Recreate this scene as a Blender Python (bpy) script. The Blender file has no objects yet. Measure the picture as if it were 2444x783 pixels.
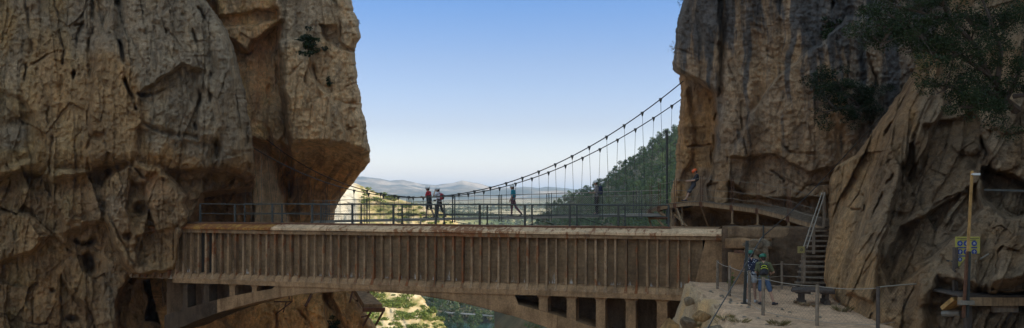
import bpy, math, random
import numpy as np
from mathutils import Vector, Matrix
random.seed(11)
RNG = np.random.default_rng(11)
R = math.radians
sc = bpy.context.scene
COL = sc.collection
F = 2000.0; CX = 1222.0; HY = 472.0
def W(px, py, D):
    return Vector(((px-CX)/F*D, D, (HY-py)/F*D))
PI = math.pi

# ------------------------------------------------------------ numpy noise
M32 = 0xffffffff
def _h(i, j, k, s):
    n = (i*73856093) ^ (j*19349663) ^ (k*83492791) ^ (s*26544357)
    n = n & M32
    n = ((n ^ (n >> 13))*1274126177) & M32
    n = ((n ^ (n >> 15))*22695477) & M32
    n = n ^ (n >> 16)
    return (n & 0xffffff)/float(0xffffff)
def noise(x, y, z, s=0):
    x = np.asarray(x, float); y = np.asarray(y, float)+0*x; z = np.asarray(z, float)+0*x
    xi = np.floor(x).astype(np.int64); yi = np.floor(y).astype(np.int64); zi = np.floor(z).astype(np.int64)
    fx = x-xi; fy = y-yi; fz = z-zi
    ux = fx*fx*fx*(fx*(fx*6-15)+10); uy = fy*fy*fy*(fy*(fy*6-15)+10); uz = fz*fz*fz*(fz*(fz*6-15)+10)
    def c(a, b, d): return _h(xi+a, yi+b, zi+d, s)
    x00 = c(0,0,0)*(1-ux)+c(1,0,0)*ux; x10 = c(0,1,0)*(1-ux)+c(1,1,0)*ux
    x01 = c(0,0,1)*(1-ux)+c(1,0,1)*ux; x11 = c(0,1,1)*(1-ux)+c(1,1,1)*ux
    return ((x00*(1-uy)+x10*uy)*(1-uz)+(x01*(1-uy)+x11*uy)*uz)*2-1
def fbm(x, y, z, octv=4, s=0, g=0.5):
    a = 1.0; t = 0; f = 1.0; n = 0
    for o in range(octv):
        t = t+a*noise(x*f+o*17.3, y*f+o*9.1, z*f-o*5.7, s+o*7); n += a; a *= g; f *= 2.03
    return t/n
def ridged(x, y, z, octv=4, s=0):
    a = 1.0; t = 0; f = 1.0; n = 0
    for o in range(octv):
        v = 1-np.abs(noise(x*f+o*13.3, y*f+o*3.1, z*f+o*7.7, s+o*7))*2
        t = t+a*v; n += a; a *= 0.5; f *= 2.1
    return t/n
def facets(x, y, s=0):
    """angular planar facets: returns (height, distance to the joint)"""
    xi = np.floor(x).astype(np.int64); yi = np.floor(y).astype(np.int64)
    f1 = np.full(x.shape, 9.0); f2 = np.full(x.shape, 9.0); hh = np.zeros(x.shape)
    for a in (-1, 0, 1):
        for b in (-1, 0, 1):
            ci = xi+a; cj = yi+b
            cx = ci+_h(ci, cj, 1, s); cy = cj+_h(ci, cj, 2, s)
            dx = x-cx; dy = y-cy; d = np.sqrt(dx*dx+dy*dy)
            tx = (_h(ci, cj, 3, s)-.5)*1.8; ty = (_h(ci, cj, 4, s)-.5)*1.8; b0 = (_h(ci, cj, 5, s)-.5)*0.9
            h = tx*dx+ty*dy+b0
            m = d < f1
            f2 = np.where(m, f1, np.minimum(f2, d)); f1 = np.where(m, d, f1); hh = np.where(m, h, hh)
    return hh, f2-f1
def sst(a, b, x):
    t = np.clip((x-a)/(b-a), 0, 1); return t*t*(3-2*t)
def dpoly(px, py, pts, closed=False):
    d = np.full(px.shape, 1e9); n = len(pts)
    for i in range(n if closed else n-1):
        ax, ay = pts[i]; bx, by = pts[(i+1) % n]
        vx, vy = bx-ax, by-ay; L = vx*vx+vy*vy+1e-9
        t = np.clip(((px-ax)*vx+(py-ay)*vy)/L, 0, 1)
        d = np.minimum(d, (px-ax-t*vx)**2+(py-ay-t*vy)**2)
    return np.sqrt(d)
def inpoly(px, py, pts, soft=4.0):
    """1 inside the polygon, 0 outside, with a soft edge"""
    ins = np.zeros(px.shape, bool); n = len(pts)
    for i in range(n):
        ax, ay = pts[i]; bx, by = pts[(i+1) % n]
        if ay == by: continue
        c = ((ay > py) != (by > py)) & (px < (bx-ax)*(py-ay)/(by-ay)+ax)
        ins ^= c
    d = dpoly(px, py, pts, True); sd = np.where(ins, d, -d)
    return sst(-soft, soft, sd)
def blob(px, py, cx, cy, rx, ry):
    return np.exp(-(((px-cx)/rx)**2+((py-cy)/ry)**2))
def interp(tab, v):
    a = np.array(tab, float); return np.interp(v, a[:, 0], a[:, 1])

# ------------------------------------------------------------ objects
def setp(o, label=None, cat=None, group=None, kind=None):
    if label: o['label'] = label
    if cat: o['category'] = cat
    if group: o['group'] = group
    if kind: o['kind'] = kind
    return o
MATS = {}
ROOTM = {}
def thing(name, label, cat, loc=(0, 0, 0), rz=0.0, group=None):
    o = bpy.data.objects.new(name, None); COL.objects.link(o)
    o.location = loc; o.rotation_euler = (0, 0, rz); o.empty_display_size = 0.1
    ROOTM[o.name] = Matrix.Translation(Vector(loc)) @ Matrix.Rotation(rz, 4, 'Z')
    return setp(o, label, cat, group)
def link_mesh(name, me, mat, parent=None, smooth=False):
    o = bpy.data.objects.new(name, me); COL.objects.link(o)
    if mat is not None: me.materials.append(MATS[mat] if isinstance(mat, str) else mat)
    if smooth: me.polygons.foreach_set('use_smooth', [True]*len(me.polygons))
    if parent is not None:
        o.parent = parent
    return o
def np_mesh(name, V, Q, colors=None, smooth=True):
    V = np.asarray(V, np.float32); Q = np.asarray(Q, np.int32); k = Q.shape[1]
    me = bpy.data.meshes.new(name)
    me.vertices.add(len(V)); me.vertices.foreach_set('co', V.ravel())
    me.loops.add(Q.size); me.loops.foreach_set('vertex_index', Q.ravel())
    me.polygons.add(len(Q)); me.polygons.foreach_set('loop_start', np.arange(0, Q.size, k, dtype=np.int32))
    me.polygons.foreach_set('loop_total', np.full(len(Q), k, np.int32))
    if smooth: me.polygons.foreach_set('use_smooth', np.ones(len(Q), bool))
    me.update(calc_edges=True)
    if colors is not None:
        at = me.color_attributes.new('tint', 'FLOAT_COLOR', 'POINT')
        c = np.ones((len(V), 4), np.float32); c[:, :3] = colors; at.data.foreach_set('color', c.ravel())
    me.validate()
    return me
def grid_quads(nr, nc):
    i = np.arange(nr-1)[:, None]*nc+np.arange(nc-1)[None, :]
    return np.stack([i, i+1, i+nc+1, i+nc], -1).reshape(-1, 4)

class MB:
    """collects boxes, beams, tubes into ONE mesh"""
    def __init__(s): s.v = []; s.f = []
    def add(s, vs, fs):
        b = len(s.v); s.v += [Vector(p) for p in vs]; s.f += [tuple(b+i for i in f) for f in fs]; return s
    def box(s, a, b):
        x0, y0, z0 = a; x1, y1, z1 = b
        return s.add([(x0,y0,z0),(x1,y0,z0),(x1,y1,z0),(x0,y1,z0),(x0,y0,z1),(x1,y0,z1),(x1,y1,z1),(x0,y1,z1)],
                     [(0,3,2,1),(4,5,6,7),(0,1,5,4),(1,2,6,5),(2,3,7,6),(3,0,4,7)])
    def beam(s, p, q, w, h=None, up=(0, 0, 1)):
        """rectangular bar from p to q, w across, h along up"""
        h = h or w; p = Vector(p); q = Vector(q); d = (q-p).normalized(); u = Vector(up)
        if abs(d.dot(u)) > .98: u = Vector((0, 1, 0))
        a = d.cross(u).normalized(); b = a.cross(d).normalized()
        vs = []
        for c in (p, q):
            vs += [c-a*w/2-b*h/2, c+a*w/2-b*h/2, c+a*w/2+b*h/2, c-a*w/2+b*h/2]
        return s.add(vs, [(3,2,1,0),(4,5,6,7),(0,1,5,4),(1,2,6,5),(2,3,7,6),(3,0,4,7)])
    def tube(s, pts, r, n=6, caps=True):
        pts = [Vector(p) for p in pts]; rr = r if isinstance(r, (list, tuple)) else [r]*len(pts)
        rings = []; prev = None
        for i, p in enumerate(pts):
            d = (pts[min(i+1, len(pts)-1)]-pts[max(i-1, 0)])
            d = d.normalized() if d.length > 1e-9 else Vector((0, 0, 1))
            if prev is None:
                u = Vector((0, 0, 1)) if abs(d.z) < .9 else Vector((1, 0, 0)); a = d.cross(u).normalized()
            else: a = (prev-d*prev.dot(d)).normalized()
            prev = a; b = d.cross(a)
            rings.append([p+(a*math.cos(2*PI*k/n)+b*math.sin(2*PI*k/n))*rr[i] for k in range(n)])
        vs = [v for rg in rings for v in rg]; fs = []
        for i in range(len(pts)-1):
            for k in range(n):
                k2 = (k+1) % n; fs.append((i*n+k, i*n+k2, (i+1)*n+k2, (i+1)*n+k))
        if caps: fs.append(tuple(range(n-1, -1, -1))); fs.append(tuple((len(pts)-1)*n+k for k in range(n)))
        return s.add(vs, fs)
    def prism(s, poly, axis, t0, t1):
        """poly in the plane of the two other axes, extruded along axis"""
        def P(a, b, t): return {'x': (t, a, b), 'y': (a, t, b), 'z': (a, b, t)}[axis]
        n = len(poly)
        return s.add([P(a, b, t0) for a, b in poly]+[P(a, b, t1) for a, b in poly],
                     [tuple(range(n)), tuple(range(2*n-1, n-1, -1))]+[(i, n+i, n+(i+1) % n, (i+1) % n) for i in range(n)])
    def sphere(s, c, r, n=8, sx=1, sy=1, sz=1):
        c = Vector(c); vs = [c+Vector((0, 0, r*sz))]; m = n//2
        for i in range(1, m):
            for k in range(n):
                t = PI*i/m; p = 2*PI*k/n
                vs.append(c+Vector((math.sin(t)*math.cos(p)*r*sx, math.sin(t)*math.sin(p)*r*sy, math.cos(t)*r*sz)))
        vs.append(c-Vector((0, 0, r*sz))); fs = []
        for k in range(n): fs.append((0, 1+k, 1+(k+1) % n))
        for i in range(m-2):
            for k in range(n):
                a = 1+i*n; fs.append((a+k, a+n+k, a+n+(k+1) % n, a+(k+1) % n))
        a = 1+(m-2)*n; e = len(vs)-1
        for k in range(n): fs.append((a+k, e, a+(k+1) % n))
        return s.add(vs, fs)
    def build(s, name, mat, parent=None, label=None, local=False, smooth=False):
        vs = s.v
        if parent is not None and not local and parent.name in ROOTM:
            im = ROOTM[parent.name].inverted(); vs = [im @ v for v in vs]
        me = bpy.data.meshes.new(name); me.from_pydata([tuple(v) for v in vs], [], s.f)
        me.update(); o = link_mesh(name, me, mat, parent, smooth)
        if parent is not None and parent.name in ROOTM: ROOTM[o.name] = ROOTM[parent.name]
        if parent is None: ROOTM[o.name] = Matrix.Identity(4)
        if label: o['label'] = label
        return o
def fix_normals(o):
    import bmesh
    bm = bmesh.new(); bm.from_mesh(o.data); bmesh.ops.recalc_face_normals(bm, faces=bm.faces); bm.to_mesh(o.data); bm.free()

# ------------------------------------------------------------ materials
def new_mat(name):
    m = bpy.data.materials.new(name); m.use_nodes = True; nt = m.node_tree; nt.nodes.clear()
    out = nt.nodes.new('ShaderNodeOutputMaterial'); b = nt.nodes.new('ShaderNodeBsdfPrincipled')
    nt.links.new(b.outputs[0], out.inputs[0]); MATS[name] = m
    return m, nt, b
def N(nt, typ, **kw):
    n = nt.nodes.new(typ)
    for k, v in kw.items(): setattr(n, k, v)
    return n
def L(nt, a, b): nt.links.new(a, b)
def tex_noise(nt, scale, detail=4, stretch=(1, 1, 1), rough=0.55, coord='Object', dist=0.0):
    tc = N(nt, 'ShaderNodeTexCoord'); mp = N(nt, 'ShaderNodeMapping'); mp.inputs['Scale'].default_value = stretch
    L(nt, tc.outputs[coord], mp.inputs[0]); n = N(nt, 'ShaderNodeTexNoise')
    n.inputs['Scale'].default_value = scale; n.inputs['Detail'].default_value = detail
    n.inputs['Roughness'].default_value = rough; n.inputs['Distortion'].default_value = dist
    L(nt, mp.outputs[0], n.inputs['Vector']); return n.outputs['Fac']
def ramp(nt, fac, stops):
    r = N(nt, 'ShaderNodeValToRGB'); e = r.color_ramp.elements
    while len(e) > 1: e.remove(e[-1])
    for i, (p, c) in enumerate(stops):
        el = e[0] if i == 0 else e.new(p)
        el.position = p; el.color = (c, c, c, 1) if isinstance(c, (int, float)) else (*c, 1)
    L(nt, fac, r.inputs[0]); return r.outputs[0]
def mix(nt, fac, a, b, mode='MIX'):
    m = N(nt, 'ShaderNodeMix', data_type='RGBA', blend_type=mode)
    for s_, v in ((0, fac), (6, a), (7, b)):
        if isinstance(v, (int, float)): m.inputs[s_].default_value = v if s_ == 0 else (v, v, v, 1)
        elif isinstance(v, tuple): m.inputs[s_].default_value = (*v, 1)
        else: L(nt, v, m.inputs[s_])
    return m.outputs[2]
def bump(nt, b, h, strength=0.5, dist=0.02):
    n = N(nt, 'ShaderNodeBump'); n.inputs['Strength'].default_value = strength; n.inputs['Distance'].default_value = dist
    L(nt, h, n.inputs['Height']); L(nt, n.outputs[0], b.inputs['Normal'])
def simple(name, col, rough=0.7, metal=0.0, var=0.3, scale=6, bmp=0.0):
    m, nt, b = new_mat(name)
    f = tex_noise(nt, scale, 5)
    lo = tuple(c*(1-var) for c in col); hi = tuple(min(1, c*(1+var)) for c in col)
    L(nt, ramp(nt, f, [(0.25, lo), (0.75, hi)]), b.inputs['Base Color'])
    b.inputs['Roughness'].default_value = rough; b.inputs['Metallic'].default_value = metal
    if bmp: bump(nt, b, tex_noise(nt, scale*4, 4), 0.6, bmp)
    return m

def rock_mat(name, fine=1.0):
    m, nt, b = new_mat(name)
    at = N(nt, 'ShaderNodeAttribute'); at.attribute_name = 'tint'
    c = at.outputs['Color']
    big = tex_noise(nt, 0.55, 6, (1, 1, 0.55), 0.62)
    c = mix(nt, 1.0, c, ramp(nt, big, [(0.3, (0.72, 0.70, 0.68)), (0.5, (1, 1, 1)), (0.7, (1.22, 1.15, 1.02))]), 'MULTIPLY')
    streak = tex_noise(nt, 1.5, 5, (1, 1, 0.14), 0.65, dist=.5)
    c = mix(nt, 1.0, c, ramp(nt, streak, [(0.36, 0.66), (0.5, 1.0), (0.68, 1.16)]), 'MULTIPLY')
    md = tex_noise(nt, 3.6, 9, (1, 1, .7), 0.78)
    c = mix(nt, 1.0, c, ramp(nt, md, [(0.32, 0.5), (0.5, 1.0), (0.66, 1.36)]), 'MULTIPLY')
    fn = tex_noise(nt, 28*fine, 4, (1, 1, 1), 0.7)
    c = mix(nt, 1.0, c, ramp(nt, fn, [(0.3, 0.72), (0.7, 1.24)]), 'MULTIPLY')
    L(nt, c, b.inputs['Base Color']); b.inputs['Roughness'].default_value = 0.92
    b.inputs['Specular IOR Level'].default_value = 0.25
    h = N(nt, 'ShaderNodeMath', operation='ADD'); L(nt, md, h.inputs[0])
    h2 = N(nt, 'ShaderNodeMath', operation='MULTIPLY'); L(nt, fn, h2.inputs[0]); h2.inputs[1].default_value = 0.3
    L(nt, h2.outputs[0], h.inputs[1])
    bump(nt, b, h.outputs[0], 1.0, 0.28)
    return m
rock_mat('rock')
# ------------------------------------------------------------ sky, sun, camera
SUN_EL = R(30); SUN_AZ = Vector((0.97, -0.24, 0)).normalized()
def make_world():
    w = bpy.data.worlds.new('World'); sc.world = w; w.use_nodes = True; nt = w.node_tree
    bg = nt.nodes['Background']; sky = N(nt, 'ShaderNodeTexSky'); sky.sky_type = 'NISHITA'; sky.sun_disc = False
    sky.sun_elevation = SUN_EL
    sky.sun_rotation = math.atan2(SUN_AZ.x, SUN_AZ.y)
    sky.altitude = 300; sky.air_density = 1.6; sky.dust_density = 0.25; sky.ozone_density = 4.0
    tc = N(nt, 'ShaderNodeTexCoord'); sp = N(nt, 'ShaderNodeSeparateXYZ'); L(nt, tc.outputs['Generated'], sp.inputs[0])
    g = ramp(nt, sp.outputs['Z'], [(0.0, (.60, .60, .86)), (.04, (.52, .52, .71)), (.085, (.36, .345, .49)), (.16, (.28, .29, .42)), (.23, (.175, .25, .41)), (.42, (1.28, 1.0, .73)), (.7, (1.5, 1.15, .82))])  # overhead sky warmed and brightened as added fill for shaded rock, low sky dimmed
    L(nt, mix(nt, 1.0, sky.outputs[0], g, 'MULTIPLY'), bg.inputs[0]); bg.inputs[1].default_value = SKY_STRENGTH
    s = bpy.data.lights.new('sun', 'SUN'); s.energy = SUN_STRENGTH; s.angle = R(0.53); s.color = (1.0, 0.90, 0.74)
    so = bpy.data.objects.new('sun', s); COL.objects.link(so)
    d = Vector((SUN_AZ.x*math.cos(SUN_EL), SUN_AZ.y*math.cos(SUN_EL), math.sin(SUN_EL)))
    so.rotation_euler = d.to_track_quat('Z', 'Y').to_euler(); so.location = (0, 0, 50)
    cam = bpy.data.cameras.new('camera'); co = bpy.data.objects.new('camera', cam); COL.objects.link(co)
    cam.sensor_width = 36; cam.sensor_fit = 'HORIZONTAL'; cam.lens = 36*F/2444
    cam.shift_y = (HY-391.5)/2444; cam.clip_start = 0.1; cam.clip_end = 20000
    co.location = (0, 0, 0); co.rotation_euler = (R(90), 0, 0); sc.camera = co
    sc.view_settings.view_transform = 'Standard'; sc.view_settings.look = 'None'
    sc.view_settings.exposure = EXPOSURE; sc.view_settings.gamma = 1; sc.view_settings.use_curve_mapping = False
SKY_STRENGTH = 0.15; SUN_STRENGTH = 2.1; EXPOSURE = 1.45
make_world()

# ------------------------------------------------------------ distant terrain
def pal(*stops):
    pos = [s[0] for s in stops]; cols = np.array([s[1] for s in stops])
    return lambda v: np.stack([np.interp(v, pos, cols[:, i]) for i in range(3)], -1)
m, nt, b = new_mat('hill')
at = N(nt, 'ShaderNodeAttribute'); at.attribute_name = 'tint'
n1 = tex_noise(nt, 0.09, 8, (1, 1, 1), 0.75)
c = mix(nt, 1.0, at.outputs['Color'], ramp(nt, n1, [(0.35, 0.7), (0.65, 1.3)]), 'MULTIPLY')
L(nt, c, b.inputs['Base Color']); b.inputs['Roughness'].default_value = 0.95
b.inputs['Specular IOR Level'].default_value = 0.1

CREST = [(300, 425), (700, 432), (800, 430), (840, 427), (872, 430), (900, 435), (930, 441), (960, 438), (1000, 444), (1040, 446), (1080, 442), (1105, 437), (1130, 443), (1165, 452),
         (1200, 456), (1250, 453), (1285, 460), (1310, 457), (1345, 461), (1400, 466), (1500, 462), (1700, 455), (2100, 452)]
PROF = [(110, -62), (180, -58), (260, -55), (335, -53), (365, -46), (450, -43), (600, -36), (800, -25.5), (1000, -21), (1300, -16), (1800, -9), (2300, -2), (2800, 12)]
def terrain_z(px, D):
    z = interp(PROF, D)
    x = (px-CX)/F*D
    # rolling relief grows with distance
    amp = np.interp(D, [110, 400, 900, 1800, 3000], [1.5, 4, 9, 17, 26])
    z = z+amp*(fbm(x/260., D/300., 0, 5, 3)*0.9)
    # scrub ridge in the middle distance
    z = z+18*np.exp(-((x+120)/90.)**2-((D-700)/140.)**2)+7*np.exp(-((x+30)/70.)**2-((D-760)/120.)**2)
    # mountains
    top = (HY-interp(CREST, px))/F*4200
    rid = ridged(x/900., D/700., 1, 6, 21)
    m = sst(2300, 4200, D)
    zm = top*m*(0.86+0.14*np.clip(1+0.0*rid, 0, 1))+(rid-0.3)*42*sst(2300, 3000, D)*(1-sst(3900, 4200, D))
    rough = fbm(x/150., D/150., 5, 5, 9)*7*sst(2300, 3000, D)
    z = np.where(D > 2200, z*(1-m)+zm+rough*(1-0.55*m), z)
    z = np.where(D > 4200, z-(D-4200)*0.12, z)
    return z
def build_terrain():
    pxs = np.arange(0, 2300, 3.5)
    Ds = np.concatenate([np.geomspace(110, 2300, 190), np.arange(2320, 4300, 14), np.array([4400, 4600, 5000])])
    P, D = np.meshgrid(pxs, Ds)
    z = terrain_z(P, D); X = (P-CX)/F*D
    V = np.stack([X, D, z], -1).reshape(-1, 3)
    n = fbm(X/120., D/120., 0, 5, 31); n2 = fbm(X/35., D/35., 0, 4, 41); r = ridged(X/400., D/300., 2, 4, 51)
    scrub = pal((-.6, (.07, .09, .03)), (-.2, (.16, .16, .06)), (.05, (.34, .28, .14)), (.6, (.46, .37, .22)))(n+n2*.5)
    mount = pal((-.5, (.025, .04, .04)), (-.05, (.06, .075, .065)), (.22, (.18, .15, .115)), (.6, (.40, .31, .23)))(n*.6+r*.35+n2*.35)
    w = sst(1500, 2600, D)[..., None]
    c = scrub*(1-w)+mount*w
    lowland = (1-sst(380, 520, D))[..., None]
    c = c*(1-lowland)+pal((-.5, (.05, .06, .03)), (.3, (.16, .12, .075)), (.7, (.22, .17, .12)))(n+n2*.4)*lowland
    Q = grid_quads(*P.shape)
    me = np_mesh('hills', V, Q[:, ::-1], c.reshape(-1, 3))
    o = link_mesh('hills', me, 'hill'); setp(o, 'hazy dry hills and mountains fading to blue beyond the gorge', 'hills', kind='structure')
    # wide ground sheet to the horizon
    g = MB().add([(-14000, -3000, -75), (14000, -3000, -75), (14000, 16000, -75), (-14000, 16000, -75)], [(0, 1, 2, 3)])
    o = g.build('ground', None); o.data.materials.append(MATS['dryground']); setp(o, 'dry valley ground stretching to the horizon', 'ground', kind='structure')
simple('dryground', (0.2, 0.16, 0.1), 0.95, 0, 0.4, 0.02)
build_terrain()

# -------- sunlit hillside falling to the right, seen under the arch and left above the deck
NEAR_SIL = [(380, 780), (425, 805), (440, 855), (452, 880), (466, 920), (476, 955), (490, 1000), (505, 1050), (520, 1085), (540, 1100), (600, 1010), (660, 985), (690, 985), (705, 1003), (740, 1030), (765, 1055), (783, 1062), (830, 1075), (1000, 1130)]
def near_D(px, py):
    # upper part is a farther shoulder, the lower a nearer slope
    return np.interp(py, [380, 440, 530, 600, 700, 783, 1000], [240, 225, 190, 165, 140, 108, 75])+(px-900)*0.05
def build_near():
    pys = np.concatenate([np.arange(400, 800, 2.0), np.arange(805, 1000, 12)])
    us = np.linspace(0, 1, 200)
    PY, U = np.meshgrid(pys, us, indexing='ij')
    sil = interp(NEAR_SIL, PY)+5*fbm(PY/14., 0*PY, 0, 4, 5)+2.5*noise(PY/3., 0, 0, 8)
    PX = 560+(sil-560)*U
    D = near_D(PX, PY)
    edge = np.clip((PX-(sil-90))/90, 0, 1); D = D+26*(1-np.sqrt(1-edge**2*0.98))
    # silhouette on top: rows above crest at this px are folded back
    D = D-2.6*fbm(PX/26., PY/26., 0, 5, 61)-1.0*ridged(PX/10., PY/14., 0, 3, 77)
    X = (PX-CX)/F*D; Z = (HY-PY)/F*D
    # back side columns
    wr = np.array([0.15, .5, 1.0]); Xb = []; 
    V = np.stack([X, D, Z], -1)
    Bk = []
    for w_ in wr:
        v = V[:, -1].copy(); v[:, 1] += 60*w_; v[:, 0] = (sil[:, -1]-60*w_-CX)/F*v[:, 1]; v[:, 2] -= 14*w_; Bk.append(v)
    V = np.concatenate([V, np.stack(Bk, 1)], 1)
    n = fbm(PX/30., PY/20., 0, 5, 15); n2 = fbm(PX/8., PY/8., 0, 4, 25)
    c = pal((-.7, (.12, .13, .035)), (-.1, (.27, .22, .08)), (.12, (.44, .32, .16)), (.6, (.55, .43, .26)))(n*.7+n2*.6+.12)
    # pale bare rock face at the far left above the deck
    pale = (inpoly(PX, PY, [(760, 380), (846, 436), (856, 470), (850, 535), (760, 540)], 10))[..., None]
    c = c*(1-pale)+np.array((.52, .44, .32))*pale
    c = np.concatenate([c, np.repeat(c[:, -1:], len(wr), 1)], 1)
    Q = grid_quads(V.shape[0], V.shape[1])
    me = np_mesh('hillside', V.reshape(-1, 3), Q[:, ::-1], c.reshape(-1, 3))
    o = link_mesh('hillside', me, 'hill'); setp(o, 'sunlit rocky hillside with yellow grass seen under the old bridge arch', 'hillside', kind='structure')
build_near()

# -------- wooded hill on the right
FOR_SIL_RAW = [(1180, 640), (1240, 575), (1290, 533), (1318, 505), (1345, 494), (1370, 478), (1400, 468), (1440, 444), (1480, 412), (1510, 392), (1545, 368), (1580, 338), (1612, 322), (1660, 300), (1760, 262), (1900, 230)]
FOR_SIL = [(a, c-16) for a, c in FOR_SIL_RAW]
def for_D(px, py):
    crest = interp(FOR_SIL, px)
    t = (py-crest)/220.
    return np.interp(t, [0, 0.5, 1, 2], [270, 215, 178, 140])+(1500-px)*0.06
def build_forest_hill():
    pxs = np.arange(1180, 1900, 5.0); ts = np.linspace(0, 1, 90)
    T, PX = np.meshgrid(ts, pxs, indexing='ij')
    crest = interp(FOR_SIL, PX)+10
    PY = crest+(840-crest)*T
    D = for_D(PX, PY)-3*fbm(PX/30., PY/30., 0, 4, 71)
    X = (PX-CX)/F*D; Z = (HY-PY)/F*D
    V = np.stack([X, D, Z], -1)
    top = V[0].copy(); top[:, 1] += 60; top[:, 2] -= 14; top[:, 0] += (top[:, 0])*0.2
    V = np.concatenate([top[None], V], 0)
    n = fbm(V[..., 0]/9., V[..., 1]/9., V[..., 2]/9., 4, 5)
    c = pal((-.5, (.045, .05, .025)), (.2, (.11, .09, .05)), (.6, (.24, .18, .12)))(n)
    me = np_mesh('wooded_hill', V.reshape(-1, 3), grid_quads(V.shape[0], V.shape[1])[:, ::-1], c.reshape(-1, 3))
    o = link_mesh('wooded_hill', me, 'hill'); setp(o, 'steep wooded hillside rising to the right behind the footbridge', 'hillside', kind='structure')
build_forest_hill()

# road and water at the bottom of the valley
simple('asphalt', (0.10, 0.10, 0.095), 0.85, 0, 0.2, 0.5)
m, nt, b = new_mat('river'); b.inputs['Base Color'].default_value = (0.03, 0.085, 0.065, 1); b.inputs['Roughness'].default_value = 0.15
bump(nt, b, tex_noise(nt, 0.6, 4), 0.4, 0.05)
mb = MB(); rp = [W(1060, 748, 352), W(1120, 752, 350), W(1180, 757, 346), W(1240, 764, 343), W(1310, 769, 340), W(1380, 776, 336), W(1440, 786, 330)]
vs = []; 
for p in rp: vs += [p+Vector((0, -2.2, 0.5)), p+Vector((0, 2.2, 0.5))]
mb.add(vs, [(2*i, 2*i+2, 2*i+3, 2*i+1) for i in range(len(rp)-1)])
o = mb.build('road', 'asphalt'); setp(o, 'thin grey road crossing the valley floor beneath the arch', 'road', kind='structure')
p = W(1100, 783, 255); o = MB().box((p.x-42, p.y-60, -60), (p.x+90, p.y+90, -51.6)).build('river', 'river'); setp(o, 'green river water at the valley bottom', 'river', kind='structure')

# haze
m, nt, b = new_mat('air'); nt.nodes.remove(b); v = N(nt, 'ShaderNodeVolumePrincipled')
v.inputs['Color'].default_value = (0.74, 0.85, 1.0, 1); v.inputs['Density'].default_value = 0.00019; v.inputs['Anisotropy'].default_value = 0.2
L(nt, v.outputs[0], [n for n in nt.nodes if n.type == 'OUTPUT_MATERIAL'][0].inputs['Volume'])
o = MB().box((-15000, -4000, -76), (15000, 17000, 190)).build('haze', 'air'); setp(o, 'thin pale blue haze filling the valley air', 'haze', kind='stuff')

# ------------------------------------------------------------ vegetation
def leaf_mat(name, c0, c1, c2, rough=0.6, sc_=1.2):
    m, nt, b = new_mat(name); g = N(nt, 'ShaderNodeNewGeometry')
    f = tex_noise(nt, sc_, 3)
    a = N(nt, 'ShaderNodeMath', operation='ADD'); L(nt, f, a.inputs[0])
    mm = N(nt, 'ShaderNodeMath', operation='MULTIPLY_ADD'); L(nt, g.outputs['Random Per Island'], mm.inputs[0]); mm.inputs[1].default_value = .5; mm.inputs[2].default_value = -.25
    L(nt, mm.outputs[0], a.inputs[1])
    oi = N(nt, 'ShaderNodeObjectInfo'); m3 = N(nt, 'ShaderNodeMath', operation='MULTIPLY_ADD'); L(nt, oi.outputs['Random'], m3.inputs[0]); m3.inputs[1].default_value = .3; L(nt, a.outputs[0], m3.inputs[2])
    L(nt, ramp(nt, m3.outputs[0], [(0.2, c0), (0.6, c1), (1.0, c2)]), b.inputs['Base Color'])
    b.inputs['Roughness'].default_value = rough; b.inputs['Specular IOR Level'].default_value = 0.2
    t = N(nt, 'ShaderNodeBsdfTranslucent'); L(nt, b.inputs['Base Color'].links[0].from_socket, t.inputs[0])
    ms = N(nt, 'ShaderNodeMixShader'); ms.inputs[0].default_value = 0.25
    L(nt, b.outputs[0], ms.inputs[1]); L(nt, t.outputs[0], ms.inputs[2])
    L(nt, ms.outputs[0], [n for n in nt.nodes if n.type == 'OUTPUT_MATERIAL'][0].inputs[0])
leaf_mat('pine_leaf', (.030, .056, .017), (.062, .105, .030), (.12, .16, .045))
leaf_mat('bush_leaf', (.07, .10, .02), (.14, .18, .035), (.24, .26, .06))
leaf_mat('oak_leaf', (.010, .020, .009), (.022, .036, .015), (.04, .06, .022))
leaf_mat('dry_leaf', (.12, .09, .04), (.22, .17, .07), (.3, .25, .1))
simple('bark', (0.09, 0.065, 0.05), 0.9, 0, 0.4, 8, 0.02)
def leaf_quads(C, size, rng, flat=0.0):
    """one bent leaf-sized quad per centre"""
    n = len(C); u = rng.normal(size=(n, 3)); u /= np.linalg.norm(u, axis=1)[:, None]
    w = rng.normal(size=(n, 3)); w[:, 2] += flat; w -= (w*u).sum(1)[:, None]*u; w /= np.linalg.norm(w, axis=1)[:, None]
    s = (size*(0.6+0.8*rng.random(n)))[:, None]
    V = np.stack([C-u*s, C-w*s*.5, C+u*s, C+w*s*.5], 1).reshape(-1, 3)
    Q = np.arange(4*n).reshape(-1, 4); return V, Q
def crown_points(clumps, n, rng):
    r = np.array([c[3] for c in clumps]); p = r**2/(r**2).sum(); idx = rng.choice(len(clumps), n, p=p)
    d = rng.normal(size=(n, 3)); d /= np.linalg.norm(d, axis=1)[:, None]
    rad = (0.45+0.6*rng.random(n)**0.6)
    c = np.array(clumps)[idx]
    P = c[:, :3]+d*np.array([1, 1, .72])*(rad*c[:, 3])[:, None]
    return P
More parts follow.
